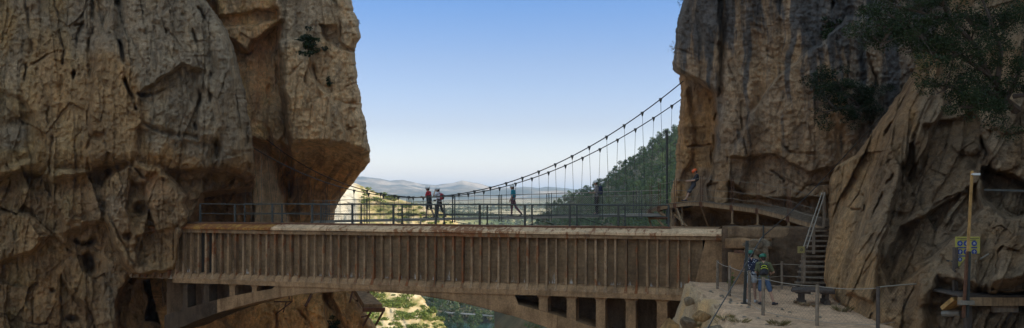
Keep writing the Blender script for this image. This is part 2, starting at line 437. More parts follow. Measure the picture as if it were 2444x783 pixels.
def pine_meshes(seed, h=7.5, n=750, leaf=.23):
    rng = np.random.default_rng(seed); cl = []
    for i in range(15):
        t = rng.random(); a = rng.random()*6.28; z = h*(0.38+0.56*t); rr = h*0.24*(1-t*0.65)*rng.random()**.5*1.3
        cl.append((math.cos(a)*rr, math.sin(a)*rr, z, h*(0.10+0.07*rng.random())*(1.15-t*.4)))
    V, Q = leaf_quads(crown_points(cl, n, rng), leaf, rng, .5)
    crown = np_mesh('crown', V, Q, None, False); crown.materials.append(MATS['pine_leaf'])
    mb = MB(); mb.tube([(0, 0, -.6), (.1, 0, h*.3), (-.05, .1, h*.6), (0, 0, h*.85)], [.2, .16, .1, .03], 6)
    for c in cl[:7]: mb.tube([(0, 0, c[2]*.75), (c[0], c[1], c[2])], [.07, .03], 4)
    tr = bpy.data.meshes.new('trunk'); tr.from_pydata([tuple(v) for v in mb.v], [], mb.f); tr.materials.append(MATS['bark'])
    return crown, tr
PINES = [pine_meshes(s, h) for s, h in ((1, 7.5), (2, 6.2), (3, 8.3), (4, 5.4), (5, 7.0))]
def plant(name, label, cat, group, loc, sc_, rz, meshes, names=('crown', 'trunk')):
    o = bpy.data.objects.new(name, None); COL.objects.link(o); o.location = loc; o.rotation_euler = (0, 0, rz)
    o.scale = (sc_, sc_, sc_*(0.9+0.25*random.random())); o.empty_display_size = .1
    setp(o, label, cat, group)
    for nm, me in zip(names, meshes):
        c = bpy.data.objects.new(nm, me); COL.objects.link(c); c.parent = o
    return o
def forest():
    placed = []; rng = random.Random(5); tries = 0
    def ok(px, py, dmin):
        return all((px-a)**2+(py-b)**2*1.3 > dmin*dmin for a, b in placed)
    # a line of trees along the crest, then the slope down to the deck
    while len(placed) < 238 and tries < 60000:
        tries += 1; crest = len(placed) < 62
        px = rng.uniform(1275, 1640); cr = float(interp(FOR_SIL, px)); py = cr+(rng.uniform(9, 17) if crest else 18+rng.random()**1.05*240)
        if py > 556: continue
        if not ok(px, py, 5.5 if crest else (11.5 if tries < 30000 else 9)): continue
        placed.append((px, py))
        D = float(for_D(np.array(px), np.array(py))); p = W(px, py, D)
        near = (py-cr) < 34
        plant('pine_tree', 'dark green pine on the skyline of the wooded hill' if near else 'dark green pine on the slope of the wooded hill behind the footbridge', 'tree',
              'pines along the hill skyline' if near else 'pines on the wooded hill', (p.x, p.y, p.z-.3), rng.uniform(.36, .52)*(1 if crest else 1.22), rng.random()*6.28, PINES[rng.randrange(5)])
    k = 0; placed.clear()
    rg = np.random.default_rng(6); n = 2600; PX = rg.uniform(1255, 1660, n); CR = interp(FOR_SIL, PX); PY = CR+8+rg.random(n)*260; D = for_D(PX, PY)-3*fbm(PX/30., PY/30., 0, 4, 71)
    s = rg.uniform(.5, 1.3, n); C = np.stack([(PX-CX)/F*D, D, (HY-PY)/F*D+s*.5], -1); Cs = np.repeat(C, 14, 0)+rg.normal(size=(n*14, 3))*np.repeat(s, 14)[:, None]*np.array([.6, .6, .45])
    V, Q = leaf_quads(Cs, .26, rg); me = np_mesh('undergrowth', V, Q, None, False); o = link_mesh('undergrowth', me, 'pine_leaf'); setp(o, 'low green undergrowth between the pines of the wooded hill', 'undergrowth', kind='stuff')
    def low_tree(px, py, s, lab, grp):
        # find where that sight line meets the terrain
        Ds = np.linspace(150, 900, 1200); z = terrain_z(np.full(Ds.shape, px), Ds); zr = (HY-py)/F*Ds
        i = np.argmax(zr <= z); D = Ds[i] if i > 0 else 300
        p = W(px, py, D); plant('pine_tree', lab, 'tree', grp, (p.x, p.y, p.z-.5), s, rng.random()*6.28, PINES[rng.randrange(5)])
    tries = 0
    while k < 60 and tries < 9000:
        tries += 1; px = rng.uniform(1000, 1420); py = rng.uniform(722, 812)
        if fbm(np.array(px/60.), np.array(py/30.), np.array(0.), 3, 4) < -0.12 or not ok(px, py, 15): continue
        placed.append((px, py)); low_tree(px, py, rng.uniform(.8, 1.35), 'green pine on the shaded valley floor under the arch', 'pines on the valley floor'); k += 1
    low_tree(1262, 800, 1.9, 'big round green pine beside the valley road, right of the arch opening', None)
forest()
def bush_mesh(seed, n=340, leaf=.13):
    rng = np.random.default_rng(seed); cl = []
    for i in range(7):
        a = rng.random()*6.28; r_ = .62*rng.random()**.5; cl.append((math.cos(a)*r_, math.sin(a)*r_, .35+.55*rng.random()*(1-r_*.6), .32+.2*rng.random()))
    V, Q = leaf_quads(crown_points(cl, n, rng), leaf, rng, .4); me = np_mesh('bush', V, Q, None, False); return me
BUSH = [bush_mesh(s) for s in (11, 12, 13, 14)]
for me in BUSH: me.materials.append(MATS['bush_leaf'])
def bushes():
    rng = random.Random(9); placed = []; k = 0; t = 0
    while k < 120 and t < 40000:
        t += 1
        if rng.random() < .62: px = rng.uniform(855, 1080); py = rng.uniform(690, 800); up = False
        else: px = rng.uniform(850, 1080); py = rng.uniform(450, 535); up = True
        sil = float(interp(NEAR_SIL, py))
        if px > sil-3: continue
        if up and px < 862 and py > 0: continue
        dm = rng.choice([7, 10, 15])
        if any((px-a)**2+(py-b)**2 < dm*dm for a, b in placed): continue
        if fbm(np.array(px/40.), np.array(py/25.), np.array(0.), 3, 44) < -.22: continue
        placed.append((px, py)); D = float(near_D(np.array(px), np.array(py)))
        e = min(max((px-(sil-90))/90, 0), 1); D += 26*(1-math.sqrt(1-e*e*.98))-0.8
        p = W(px, py, D); s = rng.uniform(.42, .95)*(1.6 if rng.random() < .22 else 1)*(1.25 if up else 1)
        o = bpy.data.objects.new('shrub', BUSH[rng.randrange(4)]); COL.objects.link(o)
        o.location = (p.x, p.y, p.z-.3*s); o.scale = (s*1.1, s*1.1, s); o.rotation_euler = (0, 0, rng.random()*6.28)
        if up: setp(o, 'olive green shrub on the dry hillside behind the bridge railings', 'shrub', 'shrubs on the hillside above the bridge')
        else: setp(o, 'yellow green shrub on the sunlit hillside seen under the arch', 'shrub', 'shrubs on the sunlit hillside')
        k += 1
    # far scrub nobody could count
    rg = np.random.default_rng(3); n = 9000
    PX = rg.uniform(800, 1500, n); D = 260*np.exp(rg.random(n)*1.9); X = (PX-CX)/F*D
    keep = (fbm(X/60., D/60., 0, 4, 91) > -.08); PX = PX[keep]; D = D[keep]; X = X[keep]; Z = terrain_z(PX, D)
    n = len(PX); s = rg.uniform(.7, 2.0, n)*np.interp(D, [260, 1500], [1.0, 1.7])
    C = np.stack([X, D, Z+s*.4], -1); Cs = np.repeat(C, 9, 0)+rg.normal(size=(n*9, 3))*np.repeat(s, 9)[:, None]*np.array([.5, .5, .3])
    V, Q = leaf_quads(Cs, 1.0, rg); 
    sz = np.repeat(np.repeat(s, 9)*.55, 4)[:, None]; Cc = np.repeat(Cs, 4, 0); V = Cc+(V-Cc)*sz
    me = np_mesh('scrub', V, Q, None, False); o = link_mesh('scrub', me, 'far_scrub'); setp(o, 'low green scrub scattered over the far dry hills', 'scrub', kind='stuff')
leaf_mat('far_scrub', (.035, .05, .02), (.07, .09, .035), (.13, .14, .055))
bushes()
# ------------------------------------------------------------ cliffs
GREY = np.array((.315, .27, .215)); DKGREY = np.array((.088, .105, .135)); OCHRE = np.array((.46, .325, .19)); ORANGE = np.array((.50, .30, .13))
BROWN = np.array((.34, .235, .145)); PALE = np.array((.52, .42, .31)); OLIVE = np.array((.36, .285, .17)); RUSTY = np.array((.36, .17, .08)); BLACK = np.array((.035, .033, .033))
ROWS = np.concatenate([-np.geomspace(1120, 16, 34), np.arange(-12, 800, 1.75), 800+np.geomspace(6, 900, 26)])
def lerpc(c, col, w): return c+(col-c)*np.clip(w, 0, 1)[..., None]
def warp(px, py, amp=9, f=34., s=0):
    return px+amp*fbm(px/f, py/f, 0, 4, 101+s), py+amp*fbm(px/f, py/f, 5, 4, 202+s)
def crack(px, py, pts, w, d):
    return .62*d*np.exp(-(dpoly(px, py, pts)/(w*.8))**2)*np.clip(.65+1.3*noise(px/28., py/28., 0, 400), .1, 1.2)
def cliff(name, label, pxs, sil, side, silround, back, Dfun, cfun, fine=1.0, group=None, shift=0, wrap_px=90, mat='rock'):
    """relief surface. pxs: column stations; side=+1 silhouette on the right, -1 on the left"""
    PY, PB = np.meshgrid(ROWS, pxs, indexing='ij')
    s = interp(sil, PY)+4.5*fbm(PY/22., 0*PY, shift, 4, 301)+1.1*noise(PY/4., 0, shift, 302)
    if side > 0: s0 = pxs[-1]; PX = np.where(PB > 0, PB*(s/s0), PB)
    else: s0 = pxs[0]; s1 = pxs[-1]; PX = s+(PB-s0)*(s1-s)/(s1-s0)
    D, c = Dfun(PX, PY)
    e = np.clip(1-side*(s-PX)/silround, 0, 1)
    rnd = (1-np.sqrt(1-np.minimum(e, .995)**2))
    D = D+rnd*back*.12
    X = (PX-CX)/F*D; Z = (HY-PY)/F*D
    V = np.stack([X, D, Z], -1)
    j = -1 if side > 0 else 0
    ws = np.array([.03, .08, .16, .28, .42, .6, .8, 1.0]); bk = []
    edge = V[:, j]; se = s[:, j]
    for w_ in ws:
        v = edge.copy(); v[:, 1] = edge[:, 1]+back*w_+1.2*fbm(np.full(len(se), w_*9), ROWS/50., 3, 3, 7)*min(1, w_*6)
        pxw = se-side*(4+wrap_px*w_**.8); v[:, 0] = (pxw-CX)/F*v[:, 1]; v[:, 2] = edge[:, 2]; bk.append(v)
    bk = np.stack(bk, 1); cb = np.repeat(c[:, j:j+1] if j == 0 else c[:, -1:], len(ws), 1)
    if side > 0: V = np.concatenate([V, bk], 1); c = np.concatenate([c, cb], 1)
    else: V = np.concatenate([bk[:, ::-1], V], 1); c = np.concatenate([cb, c], 1)
    Q = grid_quads(V.shape[0], V.shape[1])
    me = np_mesh(name, V.reshape(-1, 3), Q[:, ::-1], smooth=False, colors=np.clip(c*np.array((1.24, 1.06, .87)), 0.01, .8).reshape(-1, 3))
    o = link_mesh(name, me, mat)
    return setp(o, label, 'cliff', kind='structure')

def rock_detail(px, py, m_per_px, seed, flute=1.0, block=1.0, ang=0.0, vert=0.0):
    """relief in metres (towards the viewer) in rock coordinates; returns relief, joint mask, noises"""
    a = px*m_per_px; b = -py*m_per_px
    if ang: ca, sa = math.cos(ang), math.sin(ang); a, b = a*ca-b*sa, a*sa+b*ca
    wa = a+.5*fbm(a/5., b/5., seed, 2, seed+1)+.09*fbm(a/.7, b/.7, seed, 4, seed+1); wb = b+.5*fbm(a/5., b/5., seed+9, 2, seed+2)+.09*fbm(a/.7, b/.7, seed+9, 4, seed+2)
    h = .9*fbm(wa/6., wb/9., 0, 3, seed+3)
    fw_ = sst(-.25, .35, fbm(wa/5., wb/7., 4, 3, seed+40)); fl = ridged(wa/2.6+.4*fbm(wa/2., wb/3., 1, 3, seed+41), wb/9., 0, 3, seed+4); h = h+flute*.45*fl*fw_
    fl2 = ridged(wa/.75, wb/5., 0, 3, seed+5); h = h+flute*.12*fl2*fw_
    fv, jv = facets(wa/.95, wb/7.5, seed+42); fv2, jv2 = facets(wa/.36, wb/3.2, seed+43); h = h+flute*(.36*fv+.15*fv2)-flute*.08*np.exp(-(jv/.03)**2)*sst(0, .5, fbm(wa/2., wb/3., 5, 2, seed+50))
    f1, j1 = facets(wa/2.8, wb/(4.6+3.5*vert), seed+6); f2, j2 = facets(wa/1.1, wb/(1.9+2.2*vert), seed+7); f3, j3 = facets(wa/.5, wb/.62, seed+8)
    f4, j4 = facets(wa/.2, wb/.24, seed+9); rough = .6+.8*sst(-.3, .3, fbm(wa/3., wb/3., 8, 3, seed+30))
    h = h+block*(f1*.9+f2*.40+f3*.13*rough)+f4*.035*rough
    # weathering varies the sharpness of the small blocks
    pit = fbm(wa/.9, wb/.9, 0, 5, seed+11); h = h+.11*pit
    h = h+.10*fbm(a/.16, b/.16, 0, 3, seed+12)+.13*ridged(wa/.5, wb/.6, 4, 3, seed+21)
    v = np.abs(fbm(wa/2.4, wb/4.2, 7, 4, seed+13)); crk = np.exp(-(v/.018)**2)*sst(-.1, .3, fbm(wa/4, wb/4, 3, 2, seed+14))
    h = h-.05*crk
    jm = np.exp(-(j1/.05)**2)*.6+np.exp(-(j2/.06)**2)*.4
    h = h-.04*block*np.exp(-(j1/.03)**2)
    n = fbm(wa/3., wb/5., 2, 5, seed+15); n2 = fbm(wa/.9, wb/1.2, 2, 4, seed+16)
    return h, crk, jm, n, n2, wa, wb

# ---- big left wall
def D_left(px, py):
    qx, qy = warp(px, py, 10, 40., 1)
    hi = 1-sst(360, 450, py)
    h, crk, jm, n, n2, wa, wb = rock_detail(px, py, .022, 10, .8, 1.0)
    hu, _, _, _, _, _, _ = rock_detail(px, py, .022, 10, .72, .36, vert=.7)
    h = h*(1-hi)*1.25+hu*hi
    D = np.full(px.shape, 44.6)
    D = D+np.interp(px, [-900, -100, 150, 430, 605], [-14, -2, -.5, 0, 2.6])
    D = D-1.5*sst(-50, 390, py)*hi                          # brow bulges as it comes down
    # bulging slabs of the upper wall
    D = D-1.1*inpoly(qx, qy, [(275, -400), (300, 150), (325, 240), (330, 300), (420, 330), (520, 330), (560, 200), (545, 60), (500, -400)], 14)
    D = D+.9*inpoly(qx, qy, [(330, 222), (390, 180), (430, 150), (478, 170), (480, 240), (470, 330), (400, 330), (335, 300)], 6)
    D = D-.8*inpoly(qx, qy, [(215, 190), (250, 60), (272, 0), (300, 170), (325, 245), (330, 390), (215, 390)], 10)
    D = D-1.0*inpoly(qx, qy, [(480, -300), (500, 60), (520, 200), (520, 400), (605, 420), (620, 0), (560, -300)], 12)
    D = D+.7*blob(qx, qy, 40, 290, 30, 18)+.5*inpoly(qx, qy, [(0, 215), (50, 235), (82, 270), (85, 380), (0, 400)], 8)
    # undercut under the brow, rock nose below it
    brow = interp([(-900, 430), (0, 425), (60, 400), (130, 425), (215, 402), (330, 392), (400, 408), (480, 402), (560, 418), (605, 430)], qx)
    t = qy-brow
    D = D+2.0*sst(-6, 10, t)*(1-sst(10, 70, t)*.55)*(1-.3*sst(0, 90, px))
    D = D-2.5*inpoly(qx, qy, [(238, 450), (270, 408), (330, 392), (375, 400), (420, 430), (445, 470), (448, 520), (420, 640), (330, 665), (270, 600), (250, 520)], 9)
    D = D+.9*inpoly(qx, qy, [(318, 430), (350, 440), (352, 500), (318, 540), (300, 500)], 5)
    D = D+.7*inpoly(qx, qy, [(320, 560), (420, 540), (415, 640), (330, 640)], 5)
    D = D-1.5*inpoly(qx, qy, [(-100, 500), (30, 505), (90, 525), (120, 560), (70, 605), (0, 625), (-100, 640)], 9)
    D = D-1.2*inpoly(qx, qy, [(120, 410), (215, 402), (235, 440), (245, 520), (150, 560), (130, 480)], 8)
    D = D+1.0*inpoly(qx, qy, [(145, 655), (175, 700), (215, 725), (232, 790), (232, 900), (140, 900), (145, 700)], 4)
    for cx, cy, rx, ry, d in ((212, 628, 16, 24, 2.4), (183, 573, 7, 7, 1.1), (210, 577, 17, 8, 1.4), (172, 175, 5, 11, 1.0), (522, 352, 9, 24, 1.4), (226, 320, 14, 9, .9), (172, 762, 18, 8, 1.2), (330, 500, 12, 16, 1.0), (300, 560, 9, 10, .8), (125, 690, 6, 6, .7)):
        D = D+d*np.exp(-(((qx-cx)/rx)**2+((qy-cy)/ry)**2)**2)
    # rock steps back behind the old bridge
    D = D+6.2*inpoly(px+6*fbm(py/20., 0*py, 0, 3, 5), qy, [(450, 1400), (450, 662), (428, 657), (428, 575), (456, 535), (468, 508), (486, 470), (560, 452), (760, 440), (900, 1400)], 7)
    D = D+4.5*inpoly(qx, qy, [(272, 1200), (276, 760), (286, 690), (318, 655), (360, 660), (420, 656), (470, 660), (470, 1200)], 5)
    D = D+5.5*inpoly(qx, qy, [(348, 672), (384, 666), (388, 770), (350, 768)], 3)
    for pts, w_, d in (([(272, -60), (277, 60), (290, 130), (300, 190), (316, 240), (322, 262)], 5.5, 2.4), ([(215, -60), (222, 60), (212, 120), (216, 250), (208, 400)], 4, .7),
            ([(180, 60), (200, 55), (185, 95), (182, 135)], 5, .8), ([(118, 260), (122, 360), (117, 410)], 3, .6), ([(330, 226), (370, 224), (400, 212), (425, 180)], 5, 1.5),
            ([(400, 70), (432, 118)], 3, .4), ([(440, 30), (472, 100), (484, 160), (478, 230), (466, 305)], 4.5, .9), ([(455, -30), (500, 60), (520, 125), (532, 130)], 3.5, .7),
            ([(500, 180), (510, 320), (506, 400)], 3.5, .6), ([(570, 90), (588, 260), (592, 400)], 4, .6), ([(0, 120), (70, 160), (110, 130)], 4, .4), ([(130, 0), (150, 120), (140, 220)], 4, .6),
            ([(60, -30), (72, 90), (60, 190)], 5, .6), ([(330, 300), (335, 390)], 4, .6), ([(245, 410), (320, 400), (355, 430)], 4, .6), ([(60, 520), (60, 600), (20, 640)], 4, .5),
            ([(0, 750), (60, 770), (110, 768)], 3.5, .8), ([(75, 600), (70, 700), (78, 790)], 3, .3), ([(150, 650), (215, 718), (228, 790)], 4, .7), ([(240, 470), (290, 580), (330, 650)], 3, .5),
            ([(390, 45), (400, 80)], 3, .4), ([(560, 420), (520, 470), (470, 480)], 4, .8), ([(600, 430), (560, 450), (540, 500)], 4, .6)):
        D = D+crack(qx, qy, pts, w_, d)
    D = D-h
    c = np.broadcast_to(OCHRE*.82, px.shape+(3,)).copy()
    c = lerpc(c, OLIVE, sst(-.2, .5, n)*(1-sst(150, 260, px)))
    g = sst(-.30, .22, n+.35*n2+.5*blob(px, py, 410, 120, 150, 190)-.55*sst(300, 420, py)-.35*(1-sst(150, 270, px)))
    c = lerpc(c, GREY, g)
    c = lerpc(c, BROWN, .75*sst(380, 470, py)*sst(-.4, .4, n2+.2))
    c = lerpc(c, GREY, .8*blob(px, py, 265, 480, 35, 70)*sst(-.2, .3, n2)); c = lerpc(c, GREY*.95, .7*blob(px, py, 265, 700, 18, 90))
    c = lerpc(c, RUSTY, .55*sst(.2, .6, n2)*blob(px, py, 330, 430, 90, 60)); c = lerpc(c, PALE, .5*blob(px, py, 120, 340, 8, 120)*sst(-.2, .3, n2))
    c = lerpc(c, BLACK*2, .3*crk)
    return D, c
pl = np.concatenate([np.array([-1600, -1100, -700, -450, -280, -160, -90, -50, -25, -10]), np.arange(0.01, 606, 1.75)])
LEFT_SIL = [(-1900, 470), (-100, 478), (0, 490), (40, 520), (80, 546), (160, 570), (240, 588), (330, 602), (420, 608), (470, 603), (530, 600), (640, 602), (700, 612), (783, 620), (1700, 700)]
cliff('cliff', 'huge brown and grey limestone wall filling the left side', pl, LEFT_SIL, +1, 60, 16, D_left, None, shift=1)

# ---- overhanging buttress behind it
def D_butt(px, py):
    qx, qy = warp(px, py, 9, 36., 3)
    h, crk, jm, n, n2, wa, wb = rock_detail(px, py, .026, 40, .6, .5, vert=.5)
    low = inpoly(qx, qy, [(598, 330), (640, 345), (665, 430), (690, 520), (700, 560), (600, 560)], 8)
    under = sst(600, 700, qy)
    h = h*(1-low*.75)+.0
    D = 52.2+3.4*low+0*px
    gully = inpoly(qx, qy, [(480, -1500), (640, -1500), (660, 0), (668, 90), (640, 130), (655, 200), (680, 280), (690, 330), (668, 420), (690, 560), (500, 560)], 11)
    D = D+.5*gully
    D = D-2.2*inpoly(qx, qy, [(530, -1500), (668, -1500), (668, 40), (650, 70), (600, 100), (590, 125), (545, 90), (520, 40), (505, 0)], 8)   # overhanging block at the top of the gully
    D = D+.8*inpoly(qx, qy, [(520, 40), (660, 20), (660, 44), (590, 66), (530, 60)], 5)
    # undercut belly
    edge = interp([(640, 330), (700, 350), (760, 345), (820, 352), (885, 368)], qx)
    t = (qy-edge)
    D = D+6.8*sst(-6, 115, t)*(1-low)*(1-sst(520, 640, py))
    D = D-2.0*inpoly(qx, qy, [(664, -1500), (664, 120), (690, 300), (690, 350), (780, 340), (890, 372), (900, 0), (900, -1500)], 14)
    D = D-.9*inpoly(qx, qy, [(664, 100), (735, 90), (745, 170), (800, 250), (830, 340), (780, 350), (700, 340), (675, 240)], 6)
    D = D+.8*inpoly(qx, qy, [(760, 60), (800, 62), (812, 95), (845, 118), (846, 130), (790, 100), (765, 85)], 4)
    D = D-.8*inpoly(qx, qy, [(640, 240), (662, 260), (690, 300), (672, 330), (650, 360), (640, 300)], 5)
    D = D+1.8*inpoly(qx, qy, [(672, 340), (690, 345), (700, 420), (690, 470), (676, 440)], 5)
    for pts, w_, d in (([(660, 120), (662, 200), (682, 290), (690, 340), (672, 430)], 4.5, 1.4), ([(735, 120), (760, 190), (790, 240), (800, 300)], 3.5, .8),
            ([(690, 180), (740, 130)], 3, .5), ([(800, 0), (812, 60), (816, 110)], 4, .8), ([(838, 50), (845, 100), (845, 130)], 4, .7), ([(790, 235), (830, 240), (860, 250)], 3.5, .7),
            ([(690, 330), (760, 345), (850, 300)], 2.5, .4), ([(545, 95), (570, 125), (596, 130)], 4, .8), ([(596, 130), (640, 80)], 4, .9), ([(640, 90), (648, 170), (640, 250)], 4, .7),
            ([(830, 300), (845, 340), (838, 380)], 3.5, .5), ([(760, 190), (776, 300)], 3, .5), ([(700, 720), (735, 760), (760, 820)], 5, .9), ([(770, 700), (800, 760), (812, 800)], 4, .8), ([(650, 720), (660, 790)], 4, .7)):
        D = D+crack(qx, qy, pts, w_, d)
    D = D-h
    # slope under the bridge leans forward as it drops
    D = D-sst(600, 1500, py)*9-2.0*sst(640, 760, py)
    D = D+1.5*inpoly(qx, qy, [(770, 700), (792, 700), (815, 760), (850, 830), (800, 830), (778, 760)], 5)
    c = np.broadcast_to(OCHRE*1.05, px.shape+(3,)).copy()
    g = sst(-.18, .3, n+.4*n2+.55*blob(px, py, 770, 60, 130, 130)-.15-.6*sst(230, 360, py))
    c = lerpc(c, GREY, .9*g)
    c = lerpc(c, ORANGE*1.35, .9*gully*sst(-.45, .2, n2+n)*(1-sst(300, 420, py))); c = lerpc(c, RUSTY, .6*blob(px, py, 620, 140, 30, 60)+.6*blob(px, py, 612, 240, 12, 40))
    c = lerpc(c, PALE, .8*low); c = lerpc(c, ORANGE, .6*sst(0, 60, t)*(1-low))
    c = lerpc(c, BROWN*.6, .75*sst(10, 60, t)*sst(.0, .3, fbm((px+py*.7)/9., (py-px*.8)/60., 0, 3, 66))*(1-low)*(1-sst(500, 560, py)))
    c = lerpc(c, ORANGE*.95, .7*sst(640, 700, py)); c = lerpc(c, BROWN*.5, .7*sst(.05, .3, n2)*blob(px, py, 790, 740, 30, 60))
    c = lerpc(c, BLACK*2, .3*crk)
    c = lerpc(c*1.3, GREY*1.45, .35*(1-sst(330, 420, py)))
    return D, c
pb = np.concatenate([np.array([380.]), np.arange(430, 886, 1.75)])
BUTT_SIL = [(-1900, 790), (-100, 822), (0, 838), (30, 848), (50, 858), (90, 860), (108, 848), (125, 846), (180, 851), (240, 862), (300, 873), (360, 884), (385, 884), (400, 874), (430, 848), (450, 830), (480, 808), (500, 801),
            (530, 800), (600, 808), (690, 842), (745, 875), (783, 898), (900, 960), (1700, 1150)]
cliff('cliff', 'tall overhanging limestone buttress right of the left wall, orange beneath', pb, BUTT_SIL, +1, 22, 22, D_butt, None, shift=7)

# ---- right wall
def D_right(px, py):
    qx, qy = warp(px, py, 8, 38., 6)
    h, crk, jm, n, n2, wa, wb = rock_detail(px, py, .020, 70, .36, .34, vert=.8)
    D = interp([(1590, 42.3), (1710, 40.6), (1850, 38.2), (1975, 36.5), (2200, 36), (2700, 36)], px)
    D = D+np.interp(py, [-1900, 0, 400], [-5, -.8, 0])
    D = D-1.3*inpoly(qx, qy, [(1500, -2000), (1500, 150), (1606, 158), (1640, 180), (1675, 196), (1714, 222), (1722, -2000)], 5)
    D = D-.9*inpoly(qx, qy, [(1716, 210), (1708, 300), (1696, 420), (1690, 490), (1760, 520), (1800, 300), (1800, -100), (1740, -100)], 16)
    rec = inpoly(qx, qy, [(1590, 172), (1640, 186), (1705, 224), (1712, 300), (1700, 400), (1672, 460), (1640, 520), (1560, 520)], 7)
    D = D+.7*rec
    D = D-.6*inpoly(qx, qy, [(1590, 250), (1640, 215), (1655, 300), (1650, 380), (1600, 470)], 6)
    D = D-1.35*inpoly(qx, qy, [(2020, 40), (1975, 92), (1892, 152), (1832, 215), (1772, 310), (1742, 372), (1735, 430), (1790, 470), (2400, 470), (2400, 40)], 3.5)
    # lower broken band, then the undercut below the boardwalk
    D = D+.9*inpoly(qx, qy, [(1740, 375), (1850, 370), (1930, 410), (1990, 400), (1990, 520), (1740, 500)], 5)
    D = D+.6*inpoly(qx, qy, [(1690, 440), (1712, 438), (1706, 500), (1694, 500)], 3)
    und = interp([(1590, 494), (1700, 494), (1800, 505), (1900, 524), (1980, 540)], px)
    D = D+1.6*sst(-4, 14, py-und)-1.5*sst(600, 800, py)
    for pts, w_, d in (([(1712, -50), (1722, 60), (1716, 215)], 4, .6), ([(1716, 215), (1706, 300), (1698, 440)], 4, .9), ([(1606, 110), (1650, 130), (1714, 180)], 3, .4), ([(2030, 95), (2024, 170), (2018, 250)], 3, .5), ([(1985, 0), (1990, 60), (1972, 98)], 4, .8),
            ([(1860, 330), (1880, 360), (1990, 372)], 3, .5), ([(1750, 450), (1800, 470), (1850, 455)], 3.5, .6), ([(1655, 370), (1640, 440), (1622, 480)], 4, .5), ([(1900, 470), (1930, 440), (1980, 440)], 3, .6),
            ([(1640, 350), (1695, 345), (1700, 380)], 3, .6), ([(1830, 400), (1870, 430), (1860, 480)], 3, .5), ([(2060, 100), (2090, 200), (2080, 300)], 4, .6)):
        D = D+crack(qx, qy, pts, w_, d)
    D = D-h*.9
    st = fbm((px+14*fbm(px/70., py/90., 0, 3, 82))/17., py/200., 0, 5, 81, .62)*1.1
    c = np.broadcast_to(np.array((.40, .31, .23)), px.shape+(3,)).copy()
    c = lerpc(c, np.array((.235, .235, .24)), .8*sst(-.25, .3, n+.3*n2))
    dark = sst(.0, .35, st*.9+.42*(1-sst(20, 300, py))-.10)*(1-rec)*(1-sst(300, 440, py)*.75)
    c = lerpc(c, DKGREY, .85*dark)
    c = lerpc(c, PALE*.9, .45*sst(.15, .5, -st)*sst(60, 200, py)*(1-rec))
    c = lerpc(c, ORANGE*1.0, .85*rec*sst(-.6, .2, n2+n)); c = lerpc(c, BROWN*.6, .6*rec*sst(.1, .45, n2))
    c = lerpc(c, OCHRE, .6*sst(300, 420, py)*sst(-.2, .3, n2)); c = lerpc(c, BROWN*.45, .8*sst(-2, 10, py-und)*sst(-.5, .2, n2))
    c = lerpc(c, DKGREY*.55, .9*blob(px, py, 2057, 140, 7, 50)*1.3+.7*blob(px, py, 2008, 345, 4, 30)); c = lerpc(c, BLACK*2, .3*crk)
    return D, c
pr = np.concatenate([np.arange(1604, 2200, 1.9), np.array([2210, 2240, 2300, 2450, 2700, 3200])])
RIGHT_SIL = [(-1900, 1700), (-60, 1634), (0, 1630), (60, 1616), (110, 1611), (150, 1604), (166, 1605), (180, 1620), (215, 1627), (260, 1622), (320, 1618), (400, 1612), (460, 1604), (500, 1600), (540, 1596), (600, 1600), (700, 1560), (783, 1530), (1700, 1400)]
cliff('cliff', 'tall grey streaked limestone wall on the right of the footbridge', pr, RIGHT_SIL, -1, 16, 26, D_right, None, shift=13, wrap_px=150)

